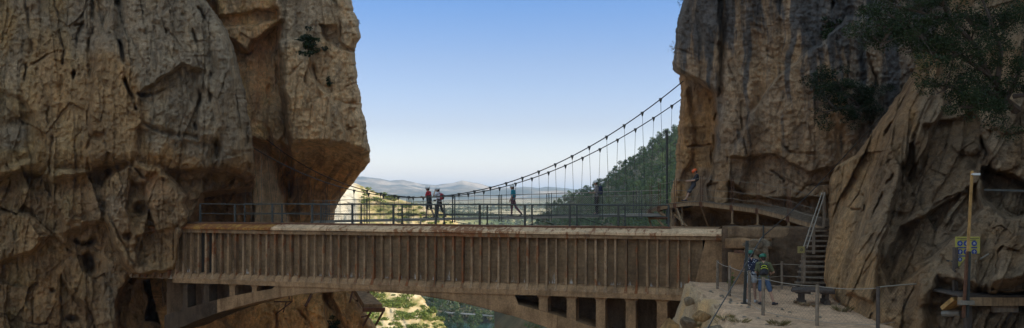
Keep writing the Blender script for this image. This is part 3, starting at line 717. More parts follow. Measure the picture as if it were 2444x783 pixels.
# ---- near rock on the far right
def D_near_rock(px, py):
    qx, qy = warp(px, py, 8, 34., 9)
    h, crk, jm, n, n2, wa, wb = rock_detail(px, py, .0135, 110, 1.4, .7, ang=R(22), vert=1.0)
    D = interp([(1960, 30.6), (2110, 26.0), (2200, 24.6), (2330, 23.6), (2444, 23.0), (2700, 18), (3200, 12), (4200, 11)], px)
    D = D+np.clip(560-py, -200, 2600)*np.interp(px, [1970, 2100, 2444], [.004, .010, .013])
    D = D-np.clip(py-560, 0, 400)*.004
    D = D+1.15*inpoly(qx, qy, [(2240, 665), (2350, 690), (2500, 650), (3200, 650), (3200, 1300), (2200, 1300), (2215, 720)], 14)
    # diagonal slabs rising to the right
    D = D-.9*inpoly(qx, qy, [(2020, 700), (2052, 560), (2082, 430), (2130, 300), (2192, 170), (2228, 85), (2262, 90), (2232, 200), (2180, 330), (2140, 450), (2100, 600), (2080, 720)], 6)
    D = D-.7*inpoly(qx, qy, [(2180, 340), (2215, 240), (2240, 190), (2255, 250), (2215, 330), (2190, 420)], 4)
    D = D+.45*inpoly(qx, qy, [(2140, 540), (2150, 400), (2210, 300), (2330, 270), (2370, 400), (2330, 440), (2200, 505)], 8)
    D = D+1.2*inpoly(qx, qy, [(2150, 545), (2332, 443), (2345, 500), (2300, 545), (2200, 640), (2130, 700), (2105, 640)], 6)
    D = D-.5*inpoly(qx, qy, [(2180, 640), (2240, 590), (2310, 535), (2345, 560), (2330, 720), (2200, 730)], 7)
    D = D-.9*inpoly(qx, qy, [(2375, 590), (2420, 560), (2480, 545), (2480, 700), (2360, 700), (2372, 640)], 6)
    for cx, cy, rx, ry, d in ((2395, 370, 42, 40, 1.0), (2310, 350, 36, 24, .7), (2400, 270, 70, 50, .8), (2440, 470, 50, 40, .6), (2080, 560, 26, 60, .3)):
        D = D-.5*d*np.clip(1-((qx-cx)/rx)**2-((qy-cy)/ry)**2, 0, 1)**.5
    D = D+1.5*inpoly(qx, qy, [(2345, 400), (2420, 420), (2480, 450), (2480, 520), (2400, 520), (2350, 470)], 6)
    for pts, w_, d in (([(2040, 372), (2100, 340), (2160, 250)], 4, .6), ([(2150, 540), (2240, 488), (2332, 440)], 3.5, .6), ([(2060, 600), (2090, 500), (2130, 420)], 4, .5), ([(2180, 430), (2178, 470), (2182, 340)], 3.5, .5),
            ([(2010, 440), (2060, 470), (2070, 560)], 4, .5), ([(1990, 490), (2050, 500)], 3, .6), ([(2350, 400), (2444, 440)], 4, .7), ([(2340, 300), (2350, 360), (2345, 400)], 4, .8), ([(2130, 700), (2200, 640), (2250, 590)], 4, .6), ([(2420, 560), (2380, 600), (2370, 690)], 4, .7)):
        D = D+crack(qx, qy, pts, w_, d)
    D = np.maximum(D-h*.72, 6)
    c = np.broadcast_to(BROWN*.85, px.shape+(3,)).copy()
    c = lerpc(c, OCHRE*1.05, .8*sst(-.1, .4, n+.4*n2+.8*inpoly(qx, qy, [(1950, 800), (1975, 400), (2040, 380), (2080, 430), (2100, 700), (2100, 800)], 20)-.25))
    c = lerpc(c, GREY*.9, .6*sst(0, .4, -n+n2*.5)); c = lerpc(c, ORANGE*.8, .7*blob(px, py, 2180, 285, 10, 40))
    c = lerpc(c, BROWN*.5, .6*inpoly(qx, qy, [(2140, 540), (2150, 400), (2210, 300), (2330, 270), (2370, 400), (2330, 440), (2200, 505)], 14)); c = lerpc(c, BLACK*2, .3*crk)
    return D, c
pn = np.concatenate([np.arange(1975, 2470, 1.75), np.array([2480, 2500, 2540, 2600, 2700, 2850, 3050, 3300])])
NEAR_ROCK_SIL = [(-1900, 2380), (-60, 2300), (60, 2240), (90, 2226), (150, 2190), (200, 2162), (270, 2112), (330, 2072), (370, 2042), (398, 1992), (420, 1982), (540, 1978), (600, 1972), (650, 1968), (690, 1972), (710, 1984), (750, 2030), (783, 2062), (900, 2120), (1700, 2300)]
cliff('cliff', 'dark slanting rock face rising above the gravel terrace at the far right', pn, NEAR_ROCK_SIL, -1, 18, 9, D_near_rock, None, shift=21, wrap_px=-10)

# ---- the gorge goes on behind the camera (these walls shade the scene)
def gorge_wall(x0, y0, x1, y1, top, label, seed):
    n = 60; m = 40; a = np.linspace(0, 1, n)[None, :]+np.zeros((m, 1)); z = np.linspace(-60, top, m)[:, None]+np.zeros((1, n))
    X = x0+(x1-x0)*a; Y = y0+(y1-y0)*a; d = 4*fbm(X/9., Y/9., z/14., 4, seed); X = X+d; V = np.stack([X, Y, z], -1).reshape(-1, 3)
    c = np.broadcast_to(OCHRE*.9, (n*m, 3)); me = np_mesh('cliff', V, grid_quads(m, n), c); o = link_mesh('cliff', me, 'rock'); setp(o, label, 'cliff', kind='structure')
gorge_wall(-36, 12, -40, -60, 8, 'gorge wall continuing on the left behind the viewpoint', 3)
gorge_wall(14, 8, 30, -50, 20, 'gorge wall continuing on the right behind the viewpoint', 4)
gorge_wall(20, 66, 34, -6, 50, 'upper crags above the right wall', 5)
# ------------------------------------------------------------ materials of built things
def concrete(name, base, dark=.45, rust=0.0, streak=1.0):
    m, nt, b = new_mat(name)
    f = tex_noise(nt, 1.1, 7, (1, 1, 1), .65); f2 = tex_noise(nt, 3.2, 6, (1, 1, .14), .65); f3 = tex_noise(nt, 14, 5, (1, 1, 1), .7)
    base = (base[0]*.84, base[1]*.66, base[2]*.49)
    lo = tuple(c*dark for c in base); hi = tuple(min(1, c*1.35) for c in base)
    c = ramp(nt, f, [(.28, lo), (.52, base), (.75, hi)])
    c = mix(nt, streak, c, ramp(nt, f2, [(.33, (.62, .57, .53)), (.5, (1.0, .98, .96)), (.7, (1.2, 1.17, 1.12))]), 'MULTIPLY')
    c = mix(nt, 1.0, c, ramp(nt, f3, [(.3, .68), (.7, 1.3)]), 'MULTIPLY')
    if rust:
        f4 = tex_noise(nt, 4.2, 5, (1.2, .30, .5), .7, dist=.4); f5 = tex_noise(nt, .35, 2)
        k = N(nt, 'ShaderNodeMath', operation='ADD'); L(nt, f4, k.inputs[0]); k2 = N(nt, 'ShaderNodeMath', operation='MULTIPLY'); L(nt, f5, k2.inputs[0]); k2.inputs[1].default_value = .5; L(nt, k2.outputs[0], k.inputs[1])
        msk = ramp(nt, k.outputs[0], [(.80-rust*.14, 0.0), (.90-rust*.14, .85)])
        c = mix(nt, msk, c, (.20, .065, .022))
    L(nt, c, b.inputs['Base Color']); b.inputs['Roughness'].default_value = .9; b.inputs['Specular IOR Level'].default_value = .25
    bump(nt, b, f3, .6, .03); return m
concrete('concrete', (.33, .25, .175), .5)
concrete('concrete_rib', (.29, .23, .17), .6, .15)
concrete('concrete_dark', (.16, .13, .105), .4)  # shade inside the arch openings put into a darker colour
concrete('concrete_arch', (.28, .215, .15), .5)
concrete('concrete_shaded_wet', (.085, .07, .06), .4)  # shade of the overhang painted into the colour, along with leak damp
concrete('rib_stained', (.22, .165, .12), .4, .5)
concrete('rib_pale', (.34, .28, .22), .6, .1)
# the shuttered panel wall: board marks, damp patches, white lime runs at the foot
m, nt, b = new_mat('panel')
f = tex_noise(nt, .8, 7, (1, 1, .8), .7); f2 = tex_noise(nt, 1.4, 6, (1.0, 1, .3), .7); f3 = tex_noise(nt, 13, 5, (1, 1, 1), .7); f6 = tex_noise(nt, 3.0, 3, (.3, .3, 3.0), .5)
c = ramp(nt, f, [(.3, (.11, .068, .036)), (.5, (.19, .120, .067)), (.72, (.27, .178, .103))])
c = mix(nt, 1.0, c, ramp(nt, f2, [(.34, (.62, .57, .52)), (.5, (1, .99, .97)), (.7, (1.22, 1.18, 1.1))]), 'MULTIPLY')
c = mix(nt, 1.0, c, ramp(nt, f3, [(.3, .7), (.7, 1.28)]), 'MULTIPLY'); c = mix(nt, 1.0, c, ramp(nt, f6, [(.35, .82), (.6, 1.08)]), 'MULTIPLY')
tc = N(nt, 'ShaderNodeTexCoord'); sp = N(nt, 'ShaderNodeSeparateXYZ'); L(nt, tc.outputs['Object'], sp.inputs[0])
f7 = tex_noise(nt, 2.2, 5, (2.2, 1, .35), .7)
zz = N(nt, 'ShaderNodeMapRange'); L(nt, sp.outputs['Z'], zz.inputs[0]); zz.inputs[1].default_value = -3.0; zz.inputs[2].default_value = -3.9; zz.inputs[3].default_value = 0; zz.inputs[4].default_value = .28
ad = N(nt, 'ShaderNodeMath', operation='ADD'); L(nt, f7, ad.inputs[0]); L(nt, zz.outputs[0], ad.inputs[1])
c = mix(nt, ramp(nt, ad.outputs[0], [(.80, 0.0), (.90, .7)]), c, (.62, .60, .56))
# black water stain where the canal leaks
xs = N(nt, 'ShaderNodeMath', operation='SUBTRACT'); L(nt, sp.outputs['X'], xs.inputs[0]); xs.inputs[1].default_value = 1.68
xa = N(nt, 'ShaderNodeMath', operation='ABSOLUTE'); L(nt, xs.outputs[0], xa.inputs[0])
xb = N(nt, 'ShaderNodeMath', operation='MULTIPLY_ADD'); L(nt, f7, xb.inputs[0]); xb.inputs[1].default_value = -.9; L(nt, xa.outputs[0], xb.inputs[2])
c = mix(nt, ramp(nt, xb.outputs[0], [(0.0, .93), (.22, 0.0)]), c, (.018, .016, .014))
L(nt, c, b.inputs['Base Color']); b.inputs['Roughness'].default_value = .9; b.inputs['Specular IOR Level'].default_value = .25; bump(nt, b, f3, .6, .03)
concrete('coping', (.72, .62, .50), .7, .3, .4)
concrete('coping_yellow', (.46, .30, .10), .5, .9, .5)
simple('steel_dark', (.050, .052, .047), .6, .3, .4, 14)
simple('steel_rust', (.13, .055, .028), .85, .1, .5, 9, .01)
simple('steel_grey', (.24, .21, .17), .55, .25, .25, 12)
simple('cable', (.055, .052, .05), .45, .6, .2, 20)
simple('cable_light', (.30, .255, .20), .55, .15, .1, 20)
def wood(name, col):
    m, nt, b = new_mat(name); f = tex_noise(nt, 9, 5, (1, 1, 1), .6); g = tex_noise(nt, 2, 6, (6, 6, .6), .7)
    c = ramp(nt, g, [(.3, tuple(x*.5 for x in col)), (.7, tuple(x*1.35 for x in col))]); c = mix(nt, 1.0, c, ramp(nt, f, [(.3, .7), (.7, 1.25)]), 'MULTIPLY')
    L(nt, c, b.inputs['Base Color']); b.inputs['Roughness'].default_value = .8; bump(nt, b, g, .5, .01)
wood('wood', (.30, .19, .10)); wood('wood_grey', (.22, .165, .115)); wood('wood_dark', (.085, .062, .048)); wood('wood_orange', (.45, .25, .08))

# ------------------------------------------------------------ old canal bridge
AQ0 = W(440, 472, 44); AQRZ = math.atan2(-.2941, .9558); adx, ady = .9558, -.2941; anx, any_ = .2941, .9558
def s_at(px, o):
    """distance along the bridge of the sight line px, o metres towards the viewer"""
    k = (px-CX)/F; y = -o
    return (AQ0.x+y*anx-k*(AQ0.y+y*any_))/(k*ady-adx)
aq = thing('canal_bridge', 'old ribbed concrete canal bridge on a shallow arch crossing the gorge', 'bridge', (AQ0.x, AQ0.y, 0), AQRZ)
S0 = -3.2; S1 = s_at(1712, .3)
rng = random.Random(3)
def aprism(name, poly, s0, s1, mat, label=None):
    mb = MB(); mb.prism(poly, 'x', s0, s1); o = mb.build(name, mat, aq, label, local=True); fix_normals(o); return o
def chipped(name, poly, s0, s1, mat, seed, amp=.02, step=.12, label=None, parent=None):
    """long extrusion with a slightly worn, uneven section"""
    n = max(2, int((s1-s0)/step)); xs = np.linspace(s0, s1, n+1); k = len(poly)
    P = np.array(poly)[None].repeat(n+1, 0); X = xs[:, None].repeat(k, 1)
    j = np.arange(k)[None].repeat(n+1, 0)
    dy = amp*(fbm(X/.5, j*3.1, 0, 4, seed)+.5*np.minimum(0, fbm(X/.22, j*5.1, 2, 3, seed+1)+.1)*3); dz = amp*(fbm(X/.6, j*2.1, 5, 4, seed+3)+1.2*fbm(X/3.5, j*0.0, 5, 2, seed+4))
    V = np.stack([X, P[..., 0]+dy, P[..., 1]+dz], -1).reshape(-1, 3); Q = []
    for i in range(n):
        for a in range(k): b_ = (a+1) % k; Q.append((i*k+a, (i+1)*k+a, (i+1)*k+b_, i*k+b_))
    mb = MB(); mb.add([tuple(v) for v in V], Q+[tuple(range(k)), tuple(n*k+a for a in range(k-1, -1, -1))])
    o = mb.build(name, mat, parent or aq, label, local=True); fix_normals(o); return o
sy = s_at(652, .4)
chipped('coping', [(.06, -1.335), (.06, -1.60), (-.49, -1.60), (-.53, -1.62), (-.66, -1.62), (-.66, -1.52)], sy, S1+.4, 'coping', 1, .018)
chipped('coping', [(.06, -1.337), (.06, -1.602), (-.49, -1.602), (-.53, -1.622), (-.66, -1.622), (-.66, -1.522)], S0, sy-.03, 'coping_yellow', 2, .018, label='yellow rust stained stretch of coping')
chipped('edge_beam', [(-.58, -1.63), (-.58, -1.80), (-.30, -1.80), (-.30, -1.63)], S0, S1+.3, 'concrete_rib', 3, .015)
chipped('steel_edge', [(-.03, -1.27), (-.03, -1.345), (.05, -1.345), (.05, -1.27)], S0+2, s_at(1600, 0), 'steel_rust', 4, .02, .07)
sE = s_at(1660, .3)
aprism('wall', [(-.27, -1.66), (2.6, -1.66), (2.6, -4.25), (-.27, -4.25)], S0, sE+.3, 'panel')
chipped('base_ledge', [(-.26, -3.86), (-.44, -3.93), (-.62, -4.16), (-.62, -4.40), (2.9, -4.40), (2.9, -3.9)], s_at(412, .6), s_at(1652, .6), 'concrete', 6, .016)
aprism('deck', [(.07, -1.34), (.07, -1.64), (2.7, -1.64), (2.7, -1.34)], S0, S1, 'concrete')
srib = S0+.3; k = 0
while srib < sE and k < 70:
    mb = MB(); w_ = .055+rng.uniform(-.008, .01); t = rng.uniform(-.02, .02); zb = -3.88+rng.uniform(-.02, .02)
    lean = rng.uniform(-.012, .012)
    mb.add([(srib-w_, -.28, -1.79), (srib+w_, -.28, -1.79), (srib+w_*.8, -.47+t, -1.79), (srib-w_*.8, -.47+t, -1.79),
            (srib-w_+lean, -.28, zb), (srib+w_+lean, -.28, zb), (srib+w_*.9+lean, -.50+t, zb), (srib-w_*.9+lean, -.50+t, zb)],
           [(0, 1, 2, 3), (7, 6, 5, 4), (0, 4, 5, 1), (1, 5, 6, 2), (2, 6, 7, 3), (3, 7, 4, 0)])
    # splayed foot running down over the ledge
    mb.add([(srib-w_*.8, -.47, zb), (srib+w_*.8, -.47, zb), (srib+w_*1.4, -.635, -4.17), (srib-w_*1.4, -.635, -4.17), (srib-w_*.8, -.3, zb-.02), (srib+w_*.8, -.3, zb-.02), (srib+w_*1.4, -.5, -4.2), (srib-w_*1.4, -.5, -4.2)],
           [(0, 1, 2, 3), (4, 7, 6, 5), (0, 3, 7, 4), (1, 5, 6, 2), (0, 4, 5, 1), (3, 2, 6, 7)])
    o = mb.build('rib', rng.choice(('concrete_rib', 'concrete_rib', 'rib_stained', 'rib_pale')), aq, None, local=True); fix_normals(o); srib += .45+rng.uniform(-.028, .028); k += 1
# smooth end panel, wedge shaped
a0, a1, a2 = s_at(1686, .45), s_at(1650, .45), s_at(1748, .45)
mb = MB(); mb.prism([(a0, -1.62), (a2, -1.60), (a2, -4.35), (a1, -4.35)], 'y', -.47, 1.5); o = mb.build('end_panel', 'concrete', aq, 'smooth brown rendered end panel without ribs', local=True); fix_normals(o)
# arch
sc0 = 11.2
def z_in(s): return -4.50-.0183*(s-sc0)**2
def z_ex(s): return -4.12-.0140*(s-sc0)**2
for am_, e0_, e1_ in (('concrete_shaded_wet', s_at(392, .5), 2.9), ('concrete_arch', 2.902, 27.5)):  # left end painted darker for the overhang shade and the leak
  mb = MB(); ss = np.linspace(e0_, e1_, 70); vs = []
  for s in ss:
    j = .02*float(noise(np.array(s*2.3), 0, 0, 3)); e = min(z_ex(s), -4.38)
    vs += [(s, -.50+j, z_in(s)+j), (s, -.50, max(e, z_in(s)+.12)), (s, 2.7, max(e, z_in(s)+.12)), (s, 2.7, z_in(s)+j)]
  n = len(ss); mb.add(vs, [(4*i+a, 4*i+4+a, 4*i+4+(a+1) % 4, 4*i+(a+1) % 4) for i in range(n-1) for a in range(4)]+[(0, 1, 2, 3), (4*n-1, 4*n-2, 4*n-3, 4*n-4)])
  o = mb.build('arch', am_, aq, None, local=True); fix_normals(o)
# lighter face of the arch near the crown, right and left of it
mb = MB(); vs = []; ss = np.linspace(s_at(520, .5), s_at(1330, .5), 90); sa_, sb_ = s_at(655, .5), s_at(1232, .5)
for s in ss: zt = -4.39 if sa_ <= s <= sb_ else min(z_ex(s)+.0, -4.39-.25*min(1, (sa_-s if s < sa_ else s-sb_)*1.2)**.6); vs += [(s, -.56, z_in(s)+.03), (s, -.56, max(zt, z_in(s)+.1)), (s, -.45, max(zt, z_in(s)+.1)), (s, -.45, z_in(s)+.03)]
n = len(ss); mb.add(vs, [(4*i+a, 4*i+4+a, 4*i+4+(a+1) % 4, 4*i+(a+1) % 4) for i in range(n-1) for a in range(4)]+[(0, 1, 2, 3), (4*n-1, 4*n-2, 4*n-3, 4*n-4)])
o = mb.build('arch_face', 'concrete', aq, None, local=True); fix_normals(o)
# longitudinal inner wall behind the openings
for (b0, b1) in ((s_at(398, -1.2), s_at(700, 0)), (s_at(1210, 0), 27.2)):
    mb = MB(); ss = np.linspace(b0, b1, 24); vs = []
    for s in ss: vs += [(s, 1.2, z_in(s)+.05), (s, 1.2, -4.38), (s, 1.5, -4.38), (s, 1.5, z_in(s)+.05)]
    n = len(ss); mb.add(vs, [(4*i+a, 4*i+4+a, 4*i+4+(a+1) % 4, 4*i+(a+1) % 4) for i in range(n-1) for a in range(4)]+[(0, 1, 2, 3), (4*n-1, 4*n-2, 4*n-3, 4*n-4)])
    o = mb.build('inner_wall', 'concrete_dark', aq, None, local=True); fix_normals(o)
for px, wd in ((441, .26), (492, .30), (553, .30), (606, .26), (1296, .40), (1363, .40), (1433, .40), (1505, .42), (1580, .44), (1650, .44)):
    s = s_at(px, .5); mb = MB(); zb = z_in(s)+.25 if px < 1500 else z_in(s)+.1
    mb.add([(s-wd/2, -.47, -4.37), (s+wd/2, -.47, -4.37), (s+wd/2, .2, -4.37), (s-wd/2, .2, -4.37), (s-wd/2-.02, -.47, zb), (s+wd/2+.02, -.47, zb), (s+wd/2+.02, .2, zb), (s-wd/2-.02, .2, zb)],
           [(0, 1, 2, 3), (7, 6, 5, 4), (0, 4, 5, 1), (1, 5, 6, 2), (2, 6, 7, 3), (3, 7, 4, 0)])
    # haunches under the deck
    for sg in (-1, 1):
        mb.prism([(s+sg*wd/2*.98, -4.375), (s+sg*(wd/2+.13), -4.375), (s+sg*wd/2*.98, -4.56)], 'y', -.46, .19)
    mb.box((s-wd/2-.07, -.50, zb+.02), (s+wd/2+.07, .22, zb+.22))
    o = mb.build('column', 'concrete' if px > 530 else 'concrete_shaded_wet', aq, None, local=True)
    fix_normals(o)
# spandrel infill that leaves eye shaped openings at the left
for p0, p1 in ((520, 1),):
    pass
# drain spouts under the arch
for px in (893, 972, 1050, 1098):
    s = s_at(px, .3); mb = MB(); mb.tube([(s, -.3, z_in(s)+.05), (s, -.3, z_in(s)-.12)], .02, 5); mb.build('drain', 'steel_rust', aq, None, local=True)

# ------------------------------------------------------------ railings of the canal bridge
def railing(label, y0, pxs, o_, base, thick, px_end):
    t = thing('bridge_railing', label, 'railing', (AQ0.x, AQ0.y, 0), AQRZ)
    ps = [s_at(p, o_) for p in pxs]; top = base+1.0
    for s in ps:
        mb = MB(); mb.box((s-thick/2, y0-thick/2, base-.06), (s+thick/2, y0+thick/2, top)); mb.box((s-thick*.95, y0-thick, base-.02), (s+thick*.95, y0+thick, base+.05)); mb.build('post', 'steel_dark', t, local=True)
    for z, r in ((top, .032), (base+.50, .024)):
        mb = MB(); pts = []; s = ps[0]
        while s < ps[-1]: pts.append((s, y0, z+.012*math.sin(s*1.3))); s += .8
        pts.append((ps[-1], y0, z)); mb.tube(pts, r, 6); mb.build('rail', 'steel_dark', t, local=True)
    return t
railing('dark steel railing along the near edge of the old canal bridge', 0.09, [478, 561, 650, 745, 841, 939, 1040, 1145, 1253, 1360, 1476, 1596], -.09, -1.33, .085, 1596)
railing('thinner dark railing along the far edge of the old canal bridge', 2.5, [584, 673, 766, 862, 960, 1060, 1163, 1270, 1377, 1492], -2.5, -1.33, .06, 1492)
t = thing('marker_post', 'short grey post with a yellow reflective top beside the bridge railing', 'marker', (AQ0.x, AQ0.y, 0), AQRZ)
s = s_at(1004, -.6); MB().box((s-.03, .57, -1.34), (s+.03, .63, -.95)).build('post', 'steel_grey', t, local=True)
simple('yellow_paint', (.55, .50, .03), .5, 0, .1); MB().box((s-.035, .565, -.949), (s+.035, .635, -.80)).build('reflector', 'yellow_paint', t, local=True)

# ------------------------------------------------------------ new suspension footbridge
LA = np.array((-15.76, 51.5)); RA = np.array((8.55, 42.3)); SPAN = RA-LA; SL = np.linalg.norm(SPAN); SD = SPAN/SL; SN = np.array((-SD[1], SD[0]))*-1   # SN points to the viewer
def sus(t, off): p = LA+SPAN*t+SN*off; return p
def cab(t): return 0.02+(16.5 if t > .431 else 18.7)*(t-.431)**2
def deckz(t): return -1.50+.72*t
sb = thing('suspension_footbridge', 'slender suspension footbridge with black cables hung between the two cliffs', 'footbridge')
def coff(t, s): return s*(.62+.95*(2*abs(t-.47))**2.2)
for s_, lab in ((1, None), (-1, None)):
    mb = MB(); pts = []
    for i in range(73):
        t = i/72*1.05-.035; p = sus(t, coff(t, s_)); pts.append((p[0], p[1], cab(t)))
    mb.tube(pts, .028, 6); mb.build('cable', 'cable', sb)
def px_t(px):
    k = (px-CX)/F; return (LA[0]-k*LA[1])/(k*SPAN[1]-SPAN[0])
for i in range(27):
    t = (i+.9)/27.7
    for s_ in (1, -1):
        if t > .985: continue
        p = sus(t, coff(t, s_)); q = sus(t, .6*s_); zc = cab(t); mb = MB()
        if zc-deckz(t) < .25: continue
        mb.tube([(p[0], p[1], zc-.05), (q[0], q[1], deckz(t)-.05)], .0095, 4); h = mb.build('hanger', 'cable', sb)
        if t > .25:
            mb = MB(); mb.add([(p[0]-.085, p[1]-.05, zc+.05), (p[0]+.085, p[1]-.05, zc+.05), (p[0]+.085, p[1]+.05, zc+.05), (p[0]-.085, p[1]+.05, zc+.05), (p[0]-.02, p[1]-.02, zc-.18), (p[0]+.02, p[1]-.02, zc-.18), (p[0]+.02, p[1]+.02, zc-.18), (p[0]-.02, p[1]+.02, zc-.18)],
                              [(0, 1, 2, 3), (7, 6, 5, 4), (0, 4, 5, 1), (1, 5, 6, 2), (2, 6, 7, 3), (3, 7, 4, 0)]); fix_normals(mb.build('clamp', 'steel_dark', sb))
T0, T1 = .17, .965
for s_ in (1, -1):
    mb = MB(); a = sus(T0, .62*s_); b_ = sus(T1, .62*s_); mb.beam((a[0], a[1], deckz(T0)-.06), (b_[0], b_[1], deckz(T1)-.06), .06, .11); mb.build('side_beam', 'steel_grey', sb)
mb = MB(); t = T0
while t < T1:
    a = sus(t, -.58); b_ = sus(t, .58); mb.beam((a[0], a[1], deckz(t)), (b_[0], b_[1], deckz(t)), .13, .045); t += .0055
mb.build('deck', 'steel_grey', sb)
posts_t = [px_t(p) for p in (700, 785, 882, 983, 1090, 1201, 1318, 1438, 1530)]
for s_ in (1, -1):
    for t in posts_t:
        tt = t+(.004 if s_ > 0 else -.018)
        if tt < T0: continue
        mb = MB()
        for d in (-.002, .002):
            p = sus(tt+d*1.3, .66*s_); mb.beam((p[0], p[1], deckz(tt)-.25), (p[0], p[1], deckz(tt)+1.22), .035)
        mb.build('post', 'steel_dark', sb)
    for z, r in ((1.20, .010), (.98, .008), (.55, .006), (.25, .006)):
        a = sus(T0, .66*s_); b_ = sus(T1, .66*s_); pts = []
        for i in range(41):
            t = T0+(T1-T0)*i/40; p = sus(t, .66*s_); pts.append((p[0], p[1], deckz(t)+z-.015*math.sin(i*PI/5)**2))
        MB().tube(pts, r, 4, False).build('wire', 'cable_light' if z > .9 else 'cable', sb)
    # netting between deck and top wire
    mb = MB(); L_ = SL*(T1-T0); st = .12; nn = int(L_/st)
    for i in range(-9, nn):
        for dr in (1, -1):
            u0 = i*st if dr > 0 else (i+9)*st; u1 = u0+dr*9*st; z0, z1 = .02, .98
            if dr > 0 and u0 < 0: z0 = .02+.96*(-u0/(9*st)); u0 = 0
            if dr < 0 and u1 < 0: z1 = .02+.96*(u0/(9*st)); u1 = 0
            if u1 > L_: z1 = z0+(z1-z0)*((L_-u0)/(u1-u0)); u1 = L_
            if u0 > L_: z0 = .02+.96*((u0-L_)/(9*st)); u0 = L_
            t0 = T0+u0/SL; t1 = T0+u1/SL; p = sus(t0, .665*s_); q = sus(t1, .665*s_)
            mb.tube([(p[0], p[1], deckz(t0)+z0), (q[0], q[1], deckz(t1)+z1)], .0028, 3, False)
    mb.build('netting', 'cable_light', sb)
# anchor ladder wires at the left end
for dx in (0, .55, 1.5):
    p = sus(.0+dx*.03, .9); MB().tube([(p[0]+.05, p[1]-.3, cab(dx*.03)), (p[0]+.05, p[1]-.3, -1.4)], .012, 4).build('tie', 'cable_light', sb)
# wind stays that run down from the deck
for (ta, pb_) in ((.50, W(1180, 545, 50)), (.70, W(1370, 552, 45)), (.80, W(1480, 550, 43.5)), (.72, W(1330, 540, 47))):
    p = sus(ta, .5); mb = MB(); mb.tube([(p[0], p[1], deckz(ta)-.1), tuple(pb_)], .018, 5); mb.build('wind_stay', 'cable', sb)
p = W(1592, 316, 41.6); t = thing('steel_mast', 'tall slim dark steel mast standing where the footbridge meets the right cliff', 'mast', (p.x, p.y, -.95))
MB().tube([(p.x, p.y, -1.3), (p.x, p.y, p.z)], .055, 8).build('pole', 'steel_dark', t); MB().box((p.x-.12, p.y-.06, p.z-.02), (p.x+.03, p.y+.06, p.z+.10)).build('pole_cap', 'steel_dark', t)

# ------------------------------------------------------------ boardwalk on the right cliff
BW = [(1545, 503, 43.2), (1562, 495, 42.4), (1600, 486, 41.2), (1650, 480.5, 40.2), (1675, 481.5, 39.6), (1748, 490, 37.7), (1808, 497, 36.3), (1882, 515, 34.2), (1930, 530, 33.0), (1968, 541, 32.4)]
BP = [W(*a) for a in BW]
bw = thing('boardwalk', 'wooden boardwalk pinned to the right cliff above the canal bridge', 'walkway')
def along(px):
    xs = [a[0] for a in BW]
    i = max(0, min(len(BW)-2, int(np.searchsorted(xs, px))-1)); k = (px-xs[i])/(xs[i+1]-xs[i]); 
    # perspective-correct enough between near stations
    return BP[i].lerp(BP[i+1], k)
cum = [0]; 
for i in range(len(BP)-1): cum.append(cum[-1]+(BP[i+1]-BP[i]).length)
def at_len(s):
    i = max(0, min(len(BP)-2, int(np.searchsorted(cum, s))-1)); return BP[i].lerp(BP[i+1], (s-cum[i])/(cum[i+1]-cum[i])), (BP[i+1]-BP[i]).normalized()
mb = MB(); s = 0.0
while s < cum[-1]-.05:
    p, d = at_len(s+.06); n_ = Vector((-d.y, d.x, 0)).normalized(); 
    if n_.y < 0: n_ = -n_
    mb.beam(p-n_*.06, p+n_*1.35, .115, .035); s += .13
mb.build('planks', 'wood_grey', bw)
for i in range(len(BP)-1):
    a, b_ = BP[i], BP[i+1]; d = (b_-a).normalized(); n_ = Vector((-d.y, d.x, 0)).normalized(); n_ = n_ if n_.y > 0 else -n_
    mb = MB(); dz = Vector((0, 0, -.12)); mb.beam(a+dz+d*.01, b_+dz-d*.01, .07, .17); mb.build('fascia', 'wood', bw)
    mb = MB(); mb.beam(a+dz+n_*1.2, b_+dz+n_*1.2, .07, .15); mb.build('bearer', 'wood_dark', bw)
for px in (1553, 1574, 1612, 1674, 1747, 1808, 1882):
    p = along(px); mb = MB(); q = p+Vector((0, -.07, 0))
    for dx in (-.045, .045): mb.tube([q+Vector((dx, 0, -.2)), q+Vector((dx, 0, 1.2))], .014, 5)
    mb.build('post', 'steel_rust', bw)
    MB().box((q.x-.12, q.y-.03, q.z-.24), (q.x+.12, q.y+.05, q.z+.0)).build('bracket', 'steel_rust', bw)
    if px in (1747, 1808, 1882):
        mb = MB(); zt = -1.17; mb.beam((q.x, q.y+.05, q.z-.24), (q.x, q.y+.05, zt), .07, .07); mb.box((q.x-.08, q.y, zt), (q.x+.08, q.y+.12, zt+.03)); mb.build('prop', 'wood', bw)
    elif px in (1612, 1674):
        mb = MB(); mb.beam((q.x, q.y+.05, q.z-.24), (q.x+.55, q.y+1.0, q.z-1.25), .07, .05); mb.build('strut', 'wood', bw)
for z in (1.12, .62, .3):
    pts = []
    for i, px in enumerate((1553, 1574, 1612, 1674, 1747, 1808, 1882, 1960)):
        p = along(px)+Vector((0, -.07, z)); 
        if pts: pts.append(pts[-1].lerp(p, .5)+Vector((0, 0, -.05)))
        pts.append(p)
    MB().tube(pts, .007, 4, False).build('wire', 'cable_light', bw)
# steel frame under the landing at the bridge end
for a, b_ in (((1549, 500, 43), (1549, 522, 43)), ((1549, 522, 43), (1602, 522, 41.3)), ((1602, 490, 41.3), (1602, 540, 41.3)), ((1552, 503, 43), (1584, 540, 41.6)), ((1562, 497, 42.4), (1590, 520, 41.6)), ((1568, 497, 42.3), (1597, 523, 41.4)), ((1549, 522, 43), (1555, 543, 43)), ((1614, 495, 41), (1630, 538, 40)), ((1628, 490, 41), (1628, 540, 41)), ((1610, 512, 41), (1640, 540, 40.4))):
    MB().beam(W(*a), W(*b_), .075, .075).build('frame_bar', 'wood', bw)
MB().beam(W(1549, 517, 43), W(1600, 519, 41.3), .3, .1).build('landing_beam', 'steel_rust', bw)

